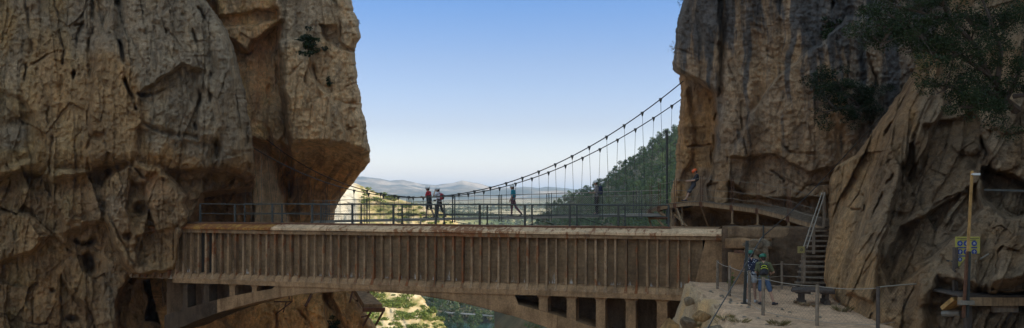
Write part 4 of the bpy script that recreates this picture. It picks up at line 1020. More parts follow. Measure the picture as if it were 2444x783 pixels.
# ------------------------------------------------------------ terrace wall, ledge, stone pier
def wallbox(name, label, cat, a, b, z0, z1, depth, mat, seed, amp=.05, kind=None, parent=None):
    """rough wall between two plan points, displaced on a fine grid"""
    a = np.array(a, float); b = np.array(b, float); Lw = np.linalg.norm(b-a); d = (b-a)/Lw; n_ = np.array((-d[1], d[0])); n_ = n_ if n_[1] > 0 else -n_
    nu = max(8, int(Lw/.05)); nv = max(8, int((z1-z0)/.05)); U, Vv = np.meshgrid(np.linspace(0, Lw, nu), np.linspace(z0, z1, nv))
    ex = amp*fbm(U/.7, Vv/.5, 0, 5, seed)+amp*.4*fbm(U/.12, Vv/.12, 0, 3, seed+1)
    edge = np.minimum(np.minimum(U, Lw-U), np.minimum(Vv-z0, z1-Vv)); ex = ex+np.clip(.06-edge, 0, .06)**2*12
    zt = Vv+(np.abs(Vv-z1) < 1e-6)*(amp*.9*fbm(U/.5, 0*U, 3, 4, seed+5)) 
    P = np.stack([a[0]+d[0]*U+n_[0]*ex, a[1]+d[1]*U+n_[1]*ex, zt], -1)
    # wrap: top strip and ends going back
    Bk = P.copy(); Bk[..., 0] = a[0]+d[0]*U+n_[0]*depth; Bk[..., 1] = a[1]+d[1]*U+n_[1]*depth
    rows = np.concatenate([P, Bk[-1:]], 0); cl = rows[:, :1].copy(); cl[:, 0, 0] = a[0]+n_[0]*depth; cl[:, 0, 1] = a[1]+n_[1]*depth
    cr = rows[:, -1:].copy(); cr[:, 0, 0] = b[0]+n_[0]*depth; cr[:, 0, 1] = b[1]+n_[1]*depth
    G = np.concatenate([cl, rows, cr], 1); me = np_mesh(name, G.reshape(-1, 3), grid_quads(G.shape[0], G.shape[1]), np.broadcast_to(np.array((.25, .2, .16)), (G.shape[0]*G.shape[1], 3)), False)
    o = link_mesh(name, me, mat, parent)
    if label: setp(o, label, cat)
    return o
concrete('wall_dark', (.115, .092, .074), .4); concrete('wall_cap', (.22, .18, .14), .5)
wallbox('retaining_wall', 'dark stained retaining wall between the canal bridge and the wooden stairs', 'wall', (8.6, 34.4), (12.4, 31.9), -3.7, -1.16, 1.4, 'wall_dark', 5, .09)
wallbox('wall_coping', 'brown concrete parapet block resting on the end of the canal bridge', 'parapet', (8.75, 34.0), (10.9, 32.9), -1.62, -1.17, .7, 'wall_cap', 6, .03)
wallbox('concrete_beam', 'broken pale concrete beam spanning the gap beside the stone pier', 'beam', (8.55, 33.7), (10.0, 32.75), -2.02, -1.63, .5, 'concrete', 7, .05)
t = thing('doorway', 'low opening with a rusty steel lintel between the canal bridge end and the stone pier', 'doorway', (9.0, 33.3, -3.5))
MB().beam((8.85, 33.3, -2.14), (9.6, 32.9, -2.14), .16, .12).build('lintel', 'steel_rust', t)
wallbox('back_panel', None, None, (8.7, 33.8), (9.6, 33.3), -3.6, -2.2, .3, 'concrete', 8, .02, parent=None)
bp_ = bpy.data.objects[-1] if False else [o for o in COL.objects if o.name.startswith('back_panel')][0]; bp_.parent = t; bp_.matrix_parent_inverse = Matrix.Translation((-9.0, -33.3, 3.5))
MB().beam((9.15, 33.0, -2.2), (9.4, 32.9, -2.5), .06).build('brace', 'steel_rust', t)

def rock_ball(loc, r, sq, seed, col, rz=0, n=36):
    """angular boulder: a sphere grid cut by random planes"""
    rg = np.random.default_rng(seed); th = np.linspace(0.001, PI-.001, n//2+1); ph = np.linspace(0, 2*PI, n+1)[:-1]; T, P = np.meshgrid(th, ph, indexing='ij')
    d = np.stack([np.sin(T)*np.cos(P), np.sin(T)*np.sin(P), np.cos(T)], -1); rad = np.full(T.shape, 1.25)
    for k in range(9):
        nn_ = rg.normal(size=3); nn_ /= np.linalg.norm(nn_); c_ = (d*nn_).sum(-1); off = .50+.38*rg.random(); rad = np.where(c_ > .05, np.minimum(rad, off/np.maximum(c_, .05)), rad)
    p = d*rad[..., None]; p = p*(1+.10*fbm(p[..., 0]*2, p[..., 1]*2, p[..., 2]*2, 4, seed)[..., None]); p = p*np.array(sq)*r
    ca, sa = math.cos(rz), math.sin(rz); X = p[..., 0]*ca-p[..., 1]*sa; Y = p[..., 0]*sa+p[..., 1]*ca; G = np.stack([X+loc[0], Y+loc[1], p[..., 2]+loc[2]], -1)
    m_, n2_ = G.shape[:2]; Q = [(i*n2_+j, (i+1)*n2_+j, (i+1)*n2_+(j+1) % n2_, i*n2_+(j+1) % n2_) for i in range(m_-1) for j in range(n2_)]
    return G.reshape(-1, 3), np.array(Q), np.broadcast_to(np.array(col), (m_*n2_, 3))
def boulder(name, label, cat, loc, r, sq, seed, col, rz=0, group=None, parent=None):
    V, Q, c_ = rock_ball((0, 0, 0) if parent is None else loc, r, sq, seed, col, rz); me = np_mesh(name, V, Q, c_, False); o = link_mesh(name, me, 'rock', parent)
    if parent is None: o.location = loc; setp(o, label, cat, group)
    return o
pier = thing('stone_pier', 'rough pier of stacked orange stones behind the two green helmeted hikers', 'pier', (9.45, 31.9, -3.5))
for i, (px, py, w_, h_) in enumerate(((1800, 581, 22, 9), (1822, 580, 14, 9), (1796, 598, 16, 12), (1820, 602, 18, 16), (1795, 620, 15, 12), (1822, 628, 17, 13), (1805, 645, 22, 13), (1798, 668, 18, 14), (1825, 660, 12, 14), (1815, 683, 22, 11))):
    p = W(px, py, 32.1); k = 32.1/F; boulder('stone', None, None, (p.x-9.45, p.y-31.9, p.z+3.5), 1.0, (w_*k*1.05, .42, h_*k*1.25), 60+i, (.36, .27, .18), 0, None, pier)
    ROOTM.pop('x', None)

# ------------------------------------------------------------ gravel terrace
EDGE = [(20.0, 3.6), (21.0, 4.45), (22.2, 5.25), (23.5, 5.7), (25.0, 6.1), (27.0, 6.35), (29.0, 6.5), (31.0, 6.7), (33.5, 7.2), (36, 7.3)]
def terr_z(x, y):
    z = -3.46+.05*fbm(x/1.2, y/1.2, 0, 4, 5)+.02*fbm(x/.15, y/.15, 0, 3, 6)
    z = z+np.interp(y, [20, 23, 33], [-.06, -.02, .0])
    ex = np.interp(y, [e[0] for e in EDGE], [e[1] for e in EDGE])+.35*fbm(y/1.1, x/6., 0, 4, 15)+.12*noise(y/.25, x/.8, 0, 16)
    out = ex-x
    drop = np.where(out > 0, out*2.6+.25*sst(0, .2, out), 0)
    f, j = facets(x/.7+y*.1, y/.8, 33); f2, _ = facets(x/.3, y/.32, 34)
    z = z-drop+sst(-.6, .3, out)*(f*.32+f2*.10+.12*fbm(x/.5, y/.5, 0, 4, 17)) - .35*sst(-.5, 0, out)*(y < 26)
    return z, out
def terrace():
    xs = np.concatenate([np.arange(1.5, 8.2, .045), np.arange(8.2, 16, .09)]); ys = np.concatenate([np.arange(13, 20, .3), np.arange(20, 34.4, .055)])
    X, Y = np.meshgrid(xs, ys); Z, out = terr_z(X, Y)
    n = fbm(X/.8, Y/.8, 0, 5, 7); n2 = fbm(X/.12, Y/.12, 0, 3, 8)
    c = np.broadcast_to(np.array((.55, .345, .205)), X.shape+(3,)).copy(); c = c*(1+.22*n+.30*n2)[..., None]
    rk = sst(-.35, .1, out+.3*n); c = lerpc(c, OCHRE*.95, rk); c = lerpc(c, ORANGE*1.1, rk*sst(-.1, .3, n)*.7); c = lerpc(c, BROWN*.7, sst(.6, 2.2, out))
    me = np_mesh('gravel_terrace', np.stack([X, Y, np.maximum(Z, -14)], -1).reshape(-1, 3), grid_quads(*X.shape), c.reshape(-1, 3)); o = link_mesh('gravel_terrace', me, 'gravel')
    setp(o, 'pale gravel terrace at the right end of the old bridge', 'ground', kind='structure')
m, nt, b = new_mat('gravel'); at = N(nt, 'ShaderNodeAttribute'); at.attribute_name = 'tint'
c = mix(nt, 1.0, at.outputs['Color'], ramp(nt, tex_noise(nt, 22, 4, (1, 1, 1), .8), [(.3, .6), (.7, 1.35)]), 'MULTIPLY'); c = mix(nt, 1.0, c, ramp(nt, tex_noise(nt, 1.3, 5), [(.3, .8), (.7, 1.15)]), 'MULTIPLY')
L(nt, c, b.inputs['Base Color']); b.inputs['Roughness'].default_value = .95; bump(nt, b, tex_noise(nt, 24, 4), .8, .03)
terrace()
def tz(x, y): return float(terr_z(np.array([float(x)]), np.array([float(y)]))[0][0])
# boulders on the edge of the terrace
for i, (px, py, D, r, sq, col, lab) in enumerate(((1600, 784, 31.0, .42, (1.1, .8, .75), (.52, .30, .12), 'orange boulder lodged below the terrace edge beside the last arch column'),
        (1676, 752, 25.5, .24, (1.15, .9, .85), (.46, .28, .13), 'orange angular block on the broken edge of the gravel terrace'),
        (1644, 722, 28.5, .22, (1.2, .8, .7), (.34, .25, .16), 'brown stone at the corner of the terrace under the end panel'),
        (1704, 786, 22.6, .26, (1.4, .9, .5), (.34, .26, .17), 'flat brown stone at the bottom edge of the picture'),
        (1648, 775, 26.0, .28, (1, .9, .9), (.30, .21, .13), 'dark brown rock hanging below the orange angular block'))):
    p = W(px, py, D); boulder('boulder', lab, 'rock', p, r, sq, 80+i, col, i*.7)
# pebbles
rg = random.Random(8)
for i in range(34):
    y = rg.uniform(22.3, 31); x = rg.uniform(6.6, 10.8) if rg.random() < .5 else np.interp(y, [e[0] for e in EDGE], [e[1] for e in EDGE])+rg.uniform(.1, 1.1)
    if x/y > (2010-CX)/F: continue
    boulder('pebble', 'small loose stone lying on the gravel terrace', 'stone', (x, y, tz(x, y)+.01), rg.uniform(.025, .07), (1.2, 1, .7), 200+i, (.40, .33, .25), rg.random()*3, 'loose stones on the gravel')

# ------------------------------------------------------------ rope fence of the terrace
FP = [(1712, 690, 31.7, 1.1), (1741, 708, 29.5, 1.08), (1788, 736, 26.9, 1.12), (1821, 757, 24.6, 1.12), (1950, 775, 22.9, 1.12), (2095, 783, 22.2, 1.12), (2230, 716, 23.0, .95), (2287, 712, 23.2, 1.5)]
fence = thing('rope_fence', 'low wooden post and wire mesh fence around the gravel terrace', 'fence')
tops = []
for px, py, D, h_ in FP:
    x = (px-CX)/F*D; y = D; z = tz(x, y) if px < 2200 else -3.3; tops.append((Vector((x, y, z)), h_))
    mb = MB(); r_ = .052; mb.tube([(x, y, z-.15), (x+.01, y, z+h_)], r_, 8); mb.build('post', 'wood_grey' if px < 2050 else 'wood_dark', fence, smooth=False)
def wire_between(a, b, r, mat, sag, parent, n=8, name='wire'):
    pts = [a.lerp(b, i/n)+Vector((0, 0, -sag*4*(i/n)*(1-i/n))) for i in range(n+1)]; MB().tube(pts, r, 4, False).build(name, mat, parent)
for i in range(len(tops)-1):
    (a, ha), (b_, hb) = tops[i], tops[i+1]
    if i == 5: wire_between(a+Vector((0, 0, ha-.02)), b_+Vector((0, 0, hb)), .018, 'cable_light', -.02, fence)
    elif i == 6: wire_between(a+Vector((0, 0, ha-.02)), b_+Vector((0, 0, hb)), .018, 'cable_light', 0, fence)
    else: wire_between(a+Vector((0, 0, ha-.04)), b_+Vector((0, 0, hb-.04)), .010, 'cable_light', .12 if i == 2 else .05, fence)
    wire_between(a+Vector((0, 0, .12)), b_+Vector((0, 0, .12)), .008, 'cable_light', .03, fence)
    if i > 5: continue
    Lf = (b_-a).length; mb = MB(); st = .11; H = .92; nn = int(Lf/st); kx = H
    for q in range(-int(H/st), nn+1):
        for dr in (1, -1):
            pts = []
            u0 = q*st if dr > 0 else q*st+H
            for z in (0, H):
                pts.append([u0+dr*z, z])
            (ua, za), (ub, zb_) = pts
            # clip to 0..Lf
            def clip(u0, z0, u1, z1):
                if u0 > u1: u0, z0, u1, z1 = u1, z1, u0, z0
                if u1 < 0 or u0 > Lf: return None
                if u0 < 0: z0 = z0+(z1-z0)*(0-u0)/(u1-u0); u0 = 0
                if u1 > Lf: z1 = z0+(z1-z0)*(Lf-u0)/(u1-u0); u1 = Lf
                return u0, z0, u1, z1
            r_ = clip(ua, za, ub, zb_)
            if not r_ or r_[2]-r_[0] < .01: continue
            P = lambda u, z: a.lerp(b_, u/Lf)+Vector((0, 0, .12+z*(1 if i != 2 else 1-.12*math.sin(PI*u/Lf))))
            mb.tube([P(r_[0], r_[1]), P(r_[2], r_[3])], .0014, 3, False)
    mb.build('netting', 'cable', fence)
# posts at the back of the terrace
t = thing('fence_post', 'single pale fence post standing against the dark retaining wall', 'post', (0, 0, 0)); x, y = (1866-CX)/F*31.5, 31.5
t.location = (x, y, tz(x, y)); ROOTM[t.name] = Matrix.Translation(t.location); MB().tube([(x, y, tz(x, y)-.1), (x, y, tz(x, y)+1.05)], .045, 8).build('post', 'wood_grey', t)
for z in (.95, .5, .15):
    a = Vector((x, y, tz(x, y)+z)); MB().tube([a, a+Vector((1.0, -.4, -.03)), a+Vector((1.6, -1.3, 0))], .009, 4, False).build('wire', 'cable_light', t)
    MB().tube([a, a+Vector((-.7, -.2, -.05)), a+Vector((-1.3, -.1, 0))], .009, 4, False).build('wire', 'cable_light', t)
x, y = (1779-CX)/F*27.2, 27.2; z = tz(x, y)
t = thing('steel_post', 'dark square steel post beside the hiker in the dotted top', 'post', (x, y, z)); MB().beam((x-.03, y, z), (x+.06, y, z+2.05), .085).build('pole', 'steel_dark', t); MB().box((x-.13, y-.1, z-.02), (x+.07, y+.1, z+.03)).build('base_plate', 'steel_dark', t)
t = thing('guy_cable', 'long dark steel cable running diagonally from the terrace edge up the right cliff', 'cable', tuple(W(1685, 790, 21.5)))
MB().tube([W(1680, 800, 21.5), W(1705, 755, 22.3), W(1820, 565, 26.5), W(1882, 512, 28.6), W(1968, 425, 30.0), W(2112, 268, 26.5)], .017, 5).build('cable', 'cable', t)
t = thing('steel_post', 'short dark steel pin on top of the concrete beam left of the wooden stairs', 'post', tuple(W(1822, 575, 33)))
MB().tube([W(1822, 577, 32.7), W(1822, 537, 32.7)], .03, 6).build('pole', 'steel_dark', t)

# ------------------------------------------------------------ stairs
st_ = thing('wooden_staircase', 'steep wooden staircase climbing from the gravel terrace to the boardwalk', 'stairs')
A = W(1938, 681, 31.2); B = W(1962, 545, 32.3); nst = 11
for i in range(nst):
    p = A.lerp(B, (i+.5)/nst); w_ = .62-.15*i/nst; MB().box((p.x-w_, p.y-.13, p.z-.03), (p.x+w_*.75, p.y+.16, p.z+.03)).build('tread', 'wood_grey', st_)
for sx in (-.52, .40): MB().beam(A+Vector((sx, .1, -.1)), B+Vector((sx*.8, .1, 0)), .06, .24, (0, 1, 0)).build('stringer', 'wood_dark', st_)
for px, y0, y1, D in ((1919, 676, 592, 30.9), (1942, 606, 534, 31.3), (1967, 541, 458, 31.9)):
    MB().beam(W(px, y0, D), W(px, y1, D), .085).build('post', 'wood_grey', st_)
for dx in (0, 9): MB().tube([W(1917+dx, 592, 30.8), W(1962+dx*.8, 460, 31.8)], .022, 6).build('handrail', 'cable_light', st_)
# platform under the stair foot and rock fill
t = thing('call_box', 'small yellow metal box on the post at the foot of the wooden stairs', 'box', tuple(W(1912, 603, 30.7)))
p = W(1912, 596, 30.7); MB().box((p.x-.115, p.y-.05, p.z-.12), (p.x+.115, p.y+.05, p.z+.12)).build('case', 'ochre_metal' if 'ochre_metal' in MATS else simple('ochre_metal', (.33, .27, .10), .5, .2, .15), t)
mb = MB(); pts = [(p.x+.045*math.cos(a*PI/6), p.y-.056, p.z+.045*math.sin(a*PI/6)) for a in range(13)]; mb.tube(pts, .009, 4, False); mb.tube([(p.x+.01, p.y-.056, p.z+.03), (p.x+.01, p.y-.056, p.z-.02), (p.x-.02, p.y-.056, p.z-.01)], .007, 4); mb.build('symbol', 'steel_dark', t)
MB().tube([(p.x+.02, p.y+.02, p.z-.12), (p.x+.02, p.y+.02, -3.4)], .012, 5).build('conduit', 'wood_grey', t)

# bench / low table
x, y = (1938-CX)/F*27.6, 27.6; z = tz(x, y)
t = thing('bench', 'low dark wooden slab bench on the gravel in front of the stairs', 'bench', (x, y, z), R(-8))
for k, yy in enumerate((-.38, -.13, .12, .37)): MB().box((-.72+.06*k, yy-.11, .42), (.62+.03*k, yy+.11, .49)).build('plank', 'wood_dark', t, local=True)
for sx in (-.34, .42):
    mb = MB(); mb.box((sx-.09, -.34, 0), (sx+.09, .34, .14)); mb.box((sx-.055, -.28, .14), (sx+.055, .28, .36)); mb.box((sx-.22, -.40, .36), (sx+.22, .42, .418)); mb.build('leg', 'wood_dark', t, local=True)
for i, (px, py, s_) in enumerate(((1913, 727, .10), (1928, 729, .08), (1944, 731, .09), (1900, 722, .07))):
    D = 3.44*F/(py-HY); p = W(px, py, D); boulder('stone', 'brown stone lying in front of the dark bench', 'stone', (p.x, p.y, p.z+.03), s_, (1.3, 1, .6), 150+i, (.36, .24, .13), i, 'stones in front of the bench')

# ------------------------------------------------------------ bottom right: platform, tall post, sign
pf = thing('wooden_platform', 'dark wooden platform at the right edge, low beside the yellow sign', 'platform')
zt = W(2300, 706, 20.9).z
mb = MB(); x = (2290-CX)/F*20.9
for k in range(12): mb.box((x+.0, 20.9+k*.16, zt-.03), (14.6, 21.04+k*.16, zt+.01+.004*(k % 2)))
mb.build('planks', 'wood_dark', pf)
MB().box((x-.05, 20.82, zt-.24), (14.6, 20.90, zt-.035)).build('fascia', 'wood', pf)
MB().box((x+.9, 20.95, zt-.42), (x+1.5, 21.1, zt-.25)).build('beam_end', 'wood_grey', pf)
for px in (2306, 2400): xx = (px-CX)/F*21.2; MB().box((xx-.07, 21.05, -3.9), (xx+.07, 21.2, zt-.05)).build('leg', 'wood_dark', pf)
MB().beam(W(2262, 735, 21.6), W(2290, 712, 21.3), .5, .10).build('ramp_board', 'wood_orange', pf)
MB().tube([W(2250, 749, 21.8), W(2292, 748, 21.4)], .08, 8).build('pipe', 'steel_grey', pf)
tp = thing('timber_mast', 'tall orange timber mast with a small lamp rising in front of the yellow sign', 'mast', tuple(W(2303, 740, 21.0)))
MB().beam(W(2299, 758, 20.8), W(2309, 600, 20.8), .06, .06).build('lower_pole', 'steel_rust', tp); MB().beam(W(2309, 758, 20.78), W(2314, 600, 20.78), .05, .06).build('lower_pole', 'steel_dark', tp)
MB().beam(W(2310, 600, 20.85), W(2320, 408, 20.85), .052, .05).build('pole', 'wood_orange', tp)
MB().box(tuple(W(2295, 728, 20.7)), tuple(W(2316, 716, 20.9))).build('bracket', 'steel_grey', tp)
p = W(2330, 416, 20.8); mb = MB(); mb.box((p.x-.08, p.y-.06, p.z-.025), (p.x+.07, p.y+.06, p.z+.03)); mb.box((p.x-.12, p.y-.02, p.z-.01), (p.x-.07, p.y+.02, p.z+.015)); mb.build('lamp_head', 'white_plastic' if 'white_plastic' in MATS else simple('white_plastic', (.6, .6, .58), .4, 0, .05), tp)
t = thing('steel_bar', 'horizontal dark steel bar jutting from the right edge behind the timber mast', 'bar', tuple(W(2440, 455, 21.5))); MB().beam(W(2350, 453, 21.9), W(2470, 456, 21.0), .05, .05).build('bar', 'steel_dark', t)
t = thing('handrail', 'short pale metal handrail sloping up past the lower edge of the yellow sign', 'handrail', tuple(W(2330, 620, 21.9)))
MB().tube([W(2252, 658, 22.2), W(2275, 647, 22.0), W(2318, 631, 21.7), W(2360, 606, 21.4)], .02, 6).build('rail', 'steel_grey', t); MB().beam(W(2280, 590, 21.9), W(2280, 720, 21.9), .10).build('post', 'wood_dark', t)
# ------------------------------------------------------------ yellow safety board
simple('sign_yellow', (.40, .35, .075), .5, 0, .08); simple('sign_blue', (.025, .05, .22), .5, 0, .05); simple('sign_white', (.42, .42, .42), .5, 0, .05); simple('sign_red', (.5, .04, .03), .5, 0, .05); simple('sign_ink', (.06, .05, .04), .6, 0, .05)
sD = 21.9; sg = thing('safety_sign', 'yellow safety board with six blue instruction circles on the dark rock', 'sign', tuple(W(2310, 600, sD)))
y = sD; k = sD/F
def sp_(px, py): return ((px-CX)*k, (HY-py)*k)
x0, z0 = sp_(2281, 636); x1, z1 = sp_(2339, 565)
MB().box((x0, y, z0), (x1, y+.03, z1)).build('board', 'sign_yellow', sg)
def disc(cx, cz, r, yy, mat, name):
    n = 20; vs = [(cx, yy, cz)]+[(cx+r*math.cos(2*PI*i/n), yy, cz+r*math.sin(2*PI*i/n)) for i in range(n)]
    vs2 = [(a, b_+.006, c_) for a, b_, c_ in vs]; mb = MB(); mb.add(vs+vs2, [(0, 1+(i+1) % n, 1+i) for i in range(n)]+[(1+i, 1+(i+1) % n, n+2+(i+1) % n, n+2+i) for i in range(n)]); return mb.build(name, mat, sg)
for i, px in enumerate((2291, 2306, 2325)):
    for j, py in enumerate((581, 601, 619)):
        cx, cz = sp_(px, py)
        if j < 2: disc(cx, cz, 6.6*k, y-.008, 'sign_blue', 'instruction_circle')
        elif i == 0: disc(cx, cz, 5.4*k, y-.008, 'sign_blue', 'instruction_circle')
        if j < 2 or i == 0:
            mb = MB(); yy = y-.012
            if (i+j) % 3 == 0: mb.box((cx-.008, yy, cz-.04), (cx+.008, yy+.003, cz+.045)); mb.box((cx-.035, yy, cz-.004), (cx+.035, yy+.003, cz+.012))
            elif (i+j) % 3 == 1: mb.sphere((cx, yy+.002, cz+.03), .014, 8, 1, .2, 1); mb.box((cx-.012, yy, cz-.045), (cx+.012, yy+.003, cz+.014)); mb.beam((cx-.035, yy, cz-.01), (cx+.035, yy, cz+.012), .006, .010)
            else: mb.box((cx-.03, yy, cz-.012), (cx+.03, yy+.003, cz+.01)); mb.box((cx-.022, yy, cz+.01), (cx+.018, yy+.003, cz+.03)); mb.box((cx-.03, yy, cz-.03), (cx+.03, yy+.003, cz-.022))
            mb.build('pictogram', 'sign_white', sg)
        if j < 2:
            a, b_ = sp_(px-7, py+11.5); MB().box((a, y-.007, b_), (a+14*k, y-.001, b_+3*k)).build('caption_strip', 'sign_blue', sg)
a, b_ = sp_(2314, 623); MB().box((a, y-.007, b_-.02), (a+9*k, y-.001, b_+3*k)).build('caption_strip', 'sign_red', sg)
# heading: two lines of lettering too small to read
mb = MB(); r_ = random.Random(4)
for py, xa, xb in ((570, 2285, 2335), (574, 2292, 2328)):
    x = xa
    while x < xb:
        w_ = r_.uniform(.8, 2.2); a, b_ = sp_(x, py); mb.box((a, y-.006, b_), (a+w_*k, y-.001, b_+1.7*k)); x += w_+.7
mb.build('heading', 'sign_ink', sg)
for px in (2284, 2336):
    a, b_ = sp_(px, 600); MB().box((a-.02, y+.03, b_-.3), (a+.02, y+.5, b_-.26)).build('bracket', 'steel_dark', sg)
# ------------------------------------------------------------ ruined ledge and brackets on the buttress under the arch
lg = thing('concrete_ledge', 'broken sloping concrete ledge of the old path jutting from the buttress under the arch', 'ledge', tuple(W(880, 720, 50)))
mb = MB(); P = [W(838, 690, 52.0), W(858, 690, 52.0), W(912, 741, 47.5), W(868, 741, 47.5)]
vs = [Vector(p) for p in P]+[p+Vector((0, .1, .34)) for p in P]; mb.add(vs, [(0, 1, 2, 3), (7, 6, 5, 4), (0, 4, 5, 1), (1, 5, 6, 2), (2, 6, 7, 3), (3, 7, 4, 0)]); fix_normals(mb.build('slab', 'concrete', lg))
mb = MB(); a = W(866, 737, 47.4); b_ = W(918, 744, 47.4); mb.box((a.x, 47.3, b_.z), (b_.x, 47.6, a.z+.05)); mb.build('lip', 'steel_rust', lg)
for a, b_ in (((843, 690, 50), (829, 742, 49.5)), ((914, 745, 47.5), (896, 776, 47.8)), ((885, 745, 48), (866, 778, 48.3)), ((862, 757, 48.5), (880, 753, 48.3)), ((882, 690, 50), (874, 707, 50)), ((862, 696, 50.5), (852, 720, 50.3))):
    MB().beam(W(*a), W(*b_), .09, .09).build('bracket', 'steel_rust', lg)
pb_ = thing('pipe_bracket', 'rusty angle bracket fixed to the rock under the left half of the arch', 'bracket', tuple(W(680, 720, 48)))
for a, b_ in (((697, 706, 46.5), (697, 721, 46.5)), ((697, 720, 46.5), (658, 750, 48)), ((655, 720, 48), (697, 720, 46.5)), ((683, 722, 47.2), (676, 745, 48)), ((690, 705, 46.6), (690, 714, 46.6))):
    MB().tube([W(*a), W(*b_)], .035, 5).build('bar', 'steel_rust', pb_)
MB().beam(W(746, 697, 50), W(729, 731, 49.3), .12, .1).build('bar', 'steel_rust', pb_)
# ladder on the sunlit hillside (white aluminium)
a = W(950, 718, 118); b_ = W(951, 754, 112); 
# ------------------------------------------------------------ people
def capsule(mb, p0, r0, p1, r1, n=12, sx=1.0):
    p0 = Vector(p0); p1 = Vector(p1); d = p1-p0; Ld = d.length; d = d.normalized() if Ld > 1e-6 else Vector((0, 0, 1))
    pts = []; rr = []
    for a in (-80, -55, -28): pts.append(p0+d*r0*math.sin(R(a))); rr.append(r0*math.cos(R(a)))
    for k in (0, .33, .66, 1): pts.append(p0.lerp(p1, k)); rr.append(r0+(r1-r0)*k)
    for a in (28, 55, 80): pts.append(p1+d*r1*math.sin(R(a))); rr.append(r1*math.cos(R(a)))
    mb.tube(pts, rr, n)
def remeshed(name, mb, mat, parent, voxel, label=None, smooth_it=4):
    me = bpy.data.meshes.new(name+'_src'); me.from_pydata([tuple(v) for v in mb.v], [], mb.f); tmp = bpy.data.objects.new('tmp', me); COL.objects.link(tmp)
    md = tmp.modifiers.new('r', 'REMESH'); md.mode = 'VOXEL'; md.voxel_size = voxel; md.use_smooth_shade = True
    if smooth_it: s_ = tmp.modifiers.new('s', 'SMOOTH'); s_.factor = .5; s_.iterations = smooth_it
    dg = bpy.context.evaluated_depsgraph_get(); out = bpy.data.meshes.new_from_object(tmp.evaluated_get(dg)); out.name = name
    bpy.data.objects.remove(tmp); bpy.data.meshes.remove(me); out.materials.clear()
    o = link_mesh(name, out, mat, parent, True)
    if label: o['label'] = label
    return o
simple('skin', (.42, .24, .16), .6, 0, .08, 12); simple('hair_dark', (.035, .022, .015), .7, 0, .3, 30); simple('white_helmet', (.66, .66, .64), .35, 0, .06)
simple('green_helmet', (.012, .13, .075), .3, 0, .1); simple('orange_helmet', (.75, .11, .02), .35, 0, .05); simple('red_cloth', (.42, .022, .03), .85, 0, .15); simple('black_cloth', (.025, .025, .03), .85, 0, .3)
simple('teal_cloth', (.015, .22, .30), .85, 0, .12); simple('maroon_cloth', (.11, .035, .055), .85, 0, .2); simple('white_cloth', (.52, .50, .54), .85, 0, .1); simple('navy_cloth', (.022, .03, .065), .85, 0, .3)
simple('olive_cloth', (.11, .115, .055), .85, 0, .2); simple('denim_light', (.42, .45, .48), .85, 0, .15); simple('denim_blue', (.07, .115, .20), .85, 0, .2); simple('charcoal_cloth', (.045, .043, .05), .85, 0, .3)
simple('shoe_white', (.55, .55, .55), .6, 0, .1); simple('shoe_dark', (.055, .05, .05), .7, 0, .2); simple('lime_trim', (.55, .62, .03), .6, 0, .1); simple('pack_red', (.30, .03, .04), .8, 0, .15); simple('black_plastic', (.02, .02, .02), .4, 0, .1)
def dotted(name, base, dot, scale):
    m, nt, b = new_mat(name); tc = N(nt, 'ShaderNodeTexCoord'); v = N(nt, 'ShaderNodeTexVoronoi'); v.inputs['Scale'].default_value = scale; L(nt, tc.outputs['Object'], v.inputs['Vector'])
    L(nt, ramp(nt, v.outputs['Distance'], [(.22, dot), (.30, base)]), b.inputs['Base Color']); b.inputs['Roughness'].default_value = .85
dotted('dotted_cloth', (.02, .025, .055), (.5, .5, .52), 15)
m, nt, b = new_mat('striped_cloth'); tc = N(nt, 'ShaderNodeTexCoord'); w_ = N(nt, 'ShaderNodeTexWave'); w_.bands_direction = 'Z'; w_.inputs['Scale'].default_value = 5.5; L(nt, tc.outputs['Object'], w_.inputs['Vector'])
L(nt, ramp(nt, w_.outputs['Fac'], [(.4, (.12, .10, .10)), (.55, (.40, .36, .33))]), b.inputs['Base Color']); b.inputs['Roughness'].default_value = .85
BASE = dict(pelvis=(0, 0, .95), chest=(-.01, 0, 1.27), neck=(-.01, 0, 1.45), head=(.025, 0, 1.615),
            hip=[(0, .09, .91), (0, -.09, .91)], knee=[(.02, .10, .49), (.02, -.10, .49)], ankle=[(-.03, .10, .085), (-.03, -.10, .085)], toe=[(.15, .12, .03), (.15, -.12, .03)],
            sho=[(-.01, .175, 1.41), (-.01, -.175, 1.41)], elb=[(-.03, .23, 1.12), (-.03, -.23, 1.12)], wri=[(.07, .21, .88), (.07, -.21, .88)], hdir=[(.3, 0, -1), (.3, 0, -1)])
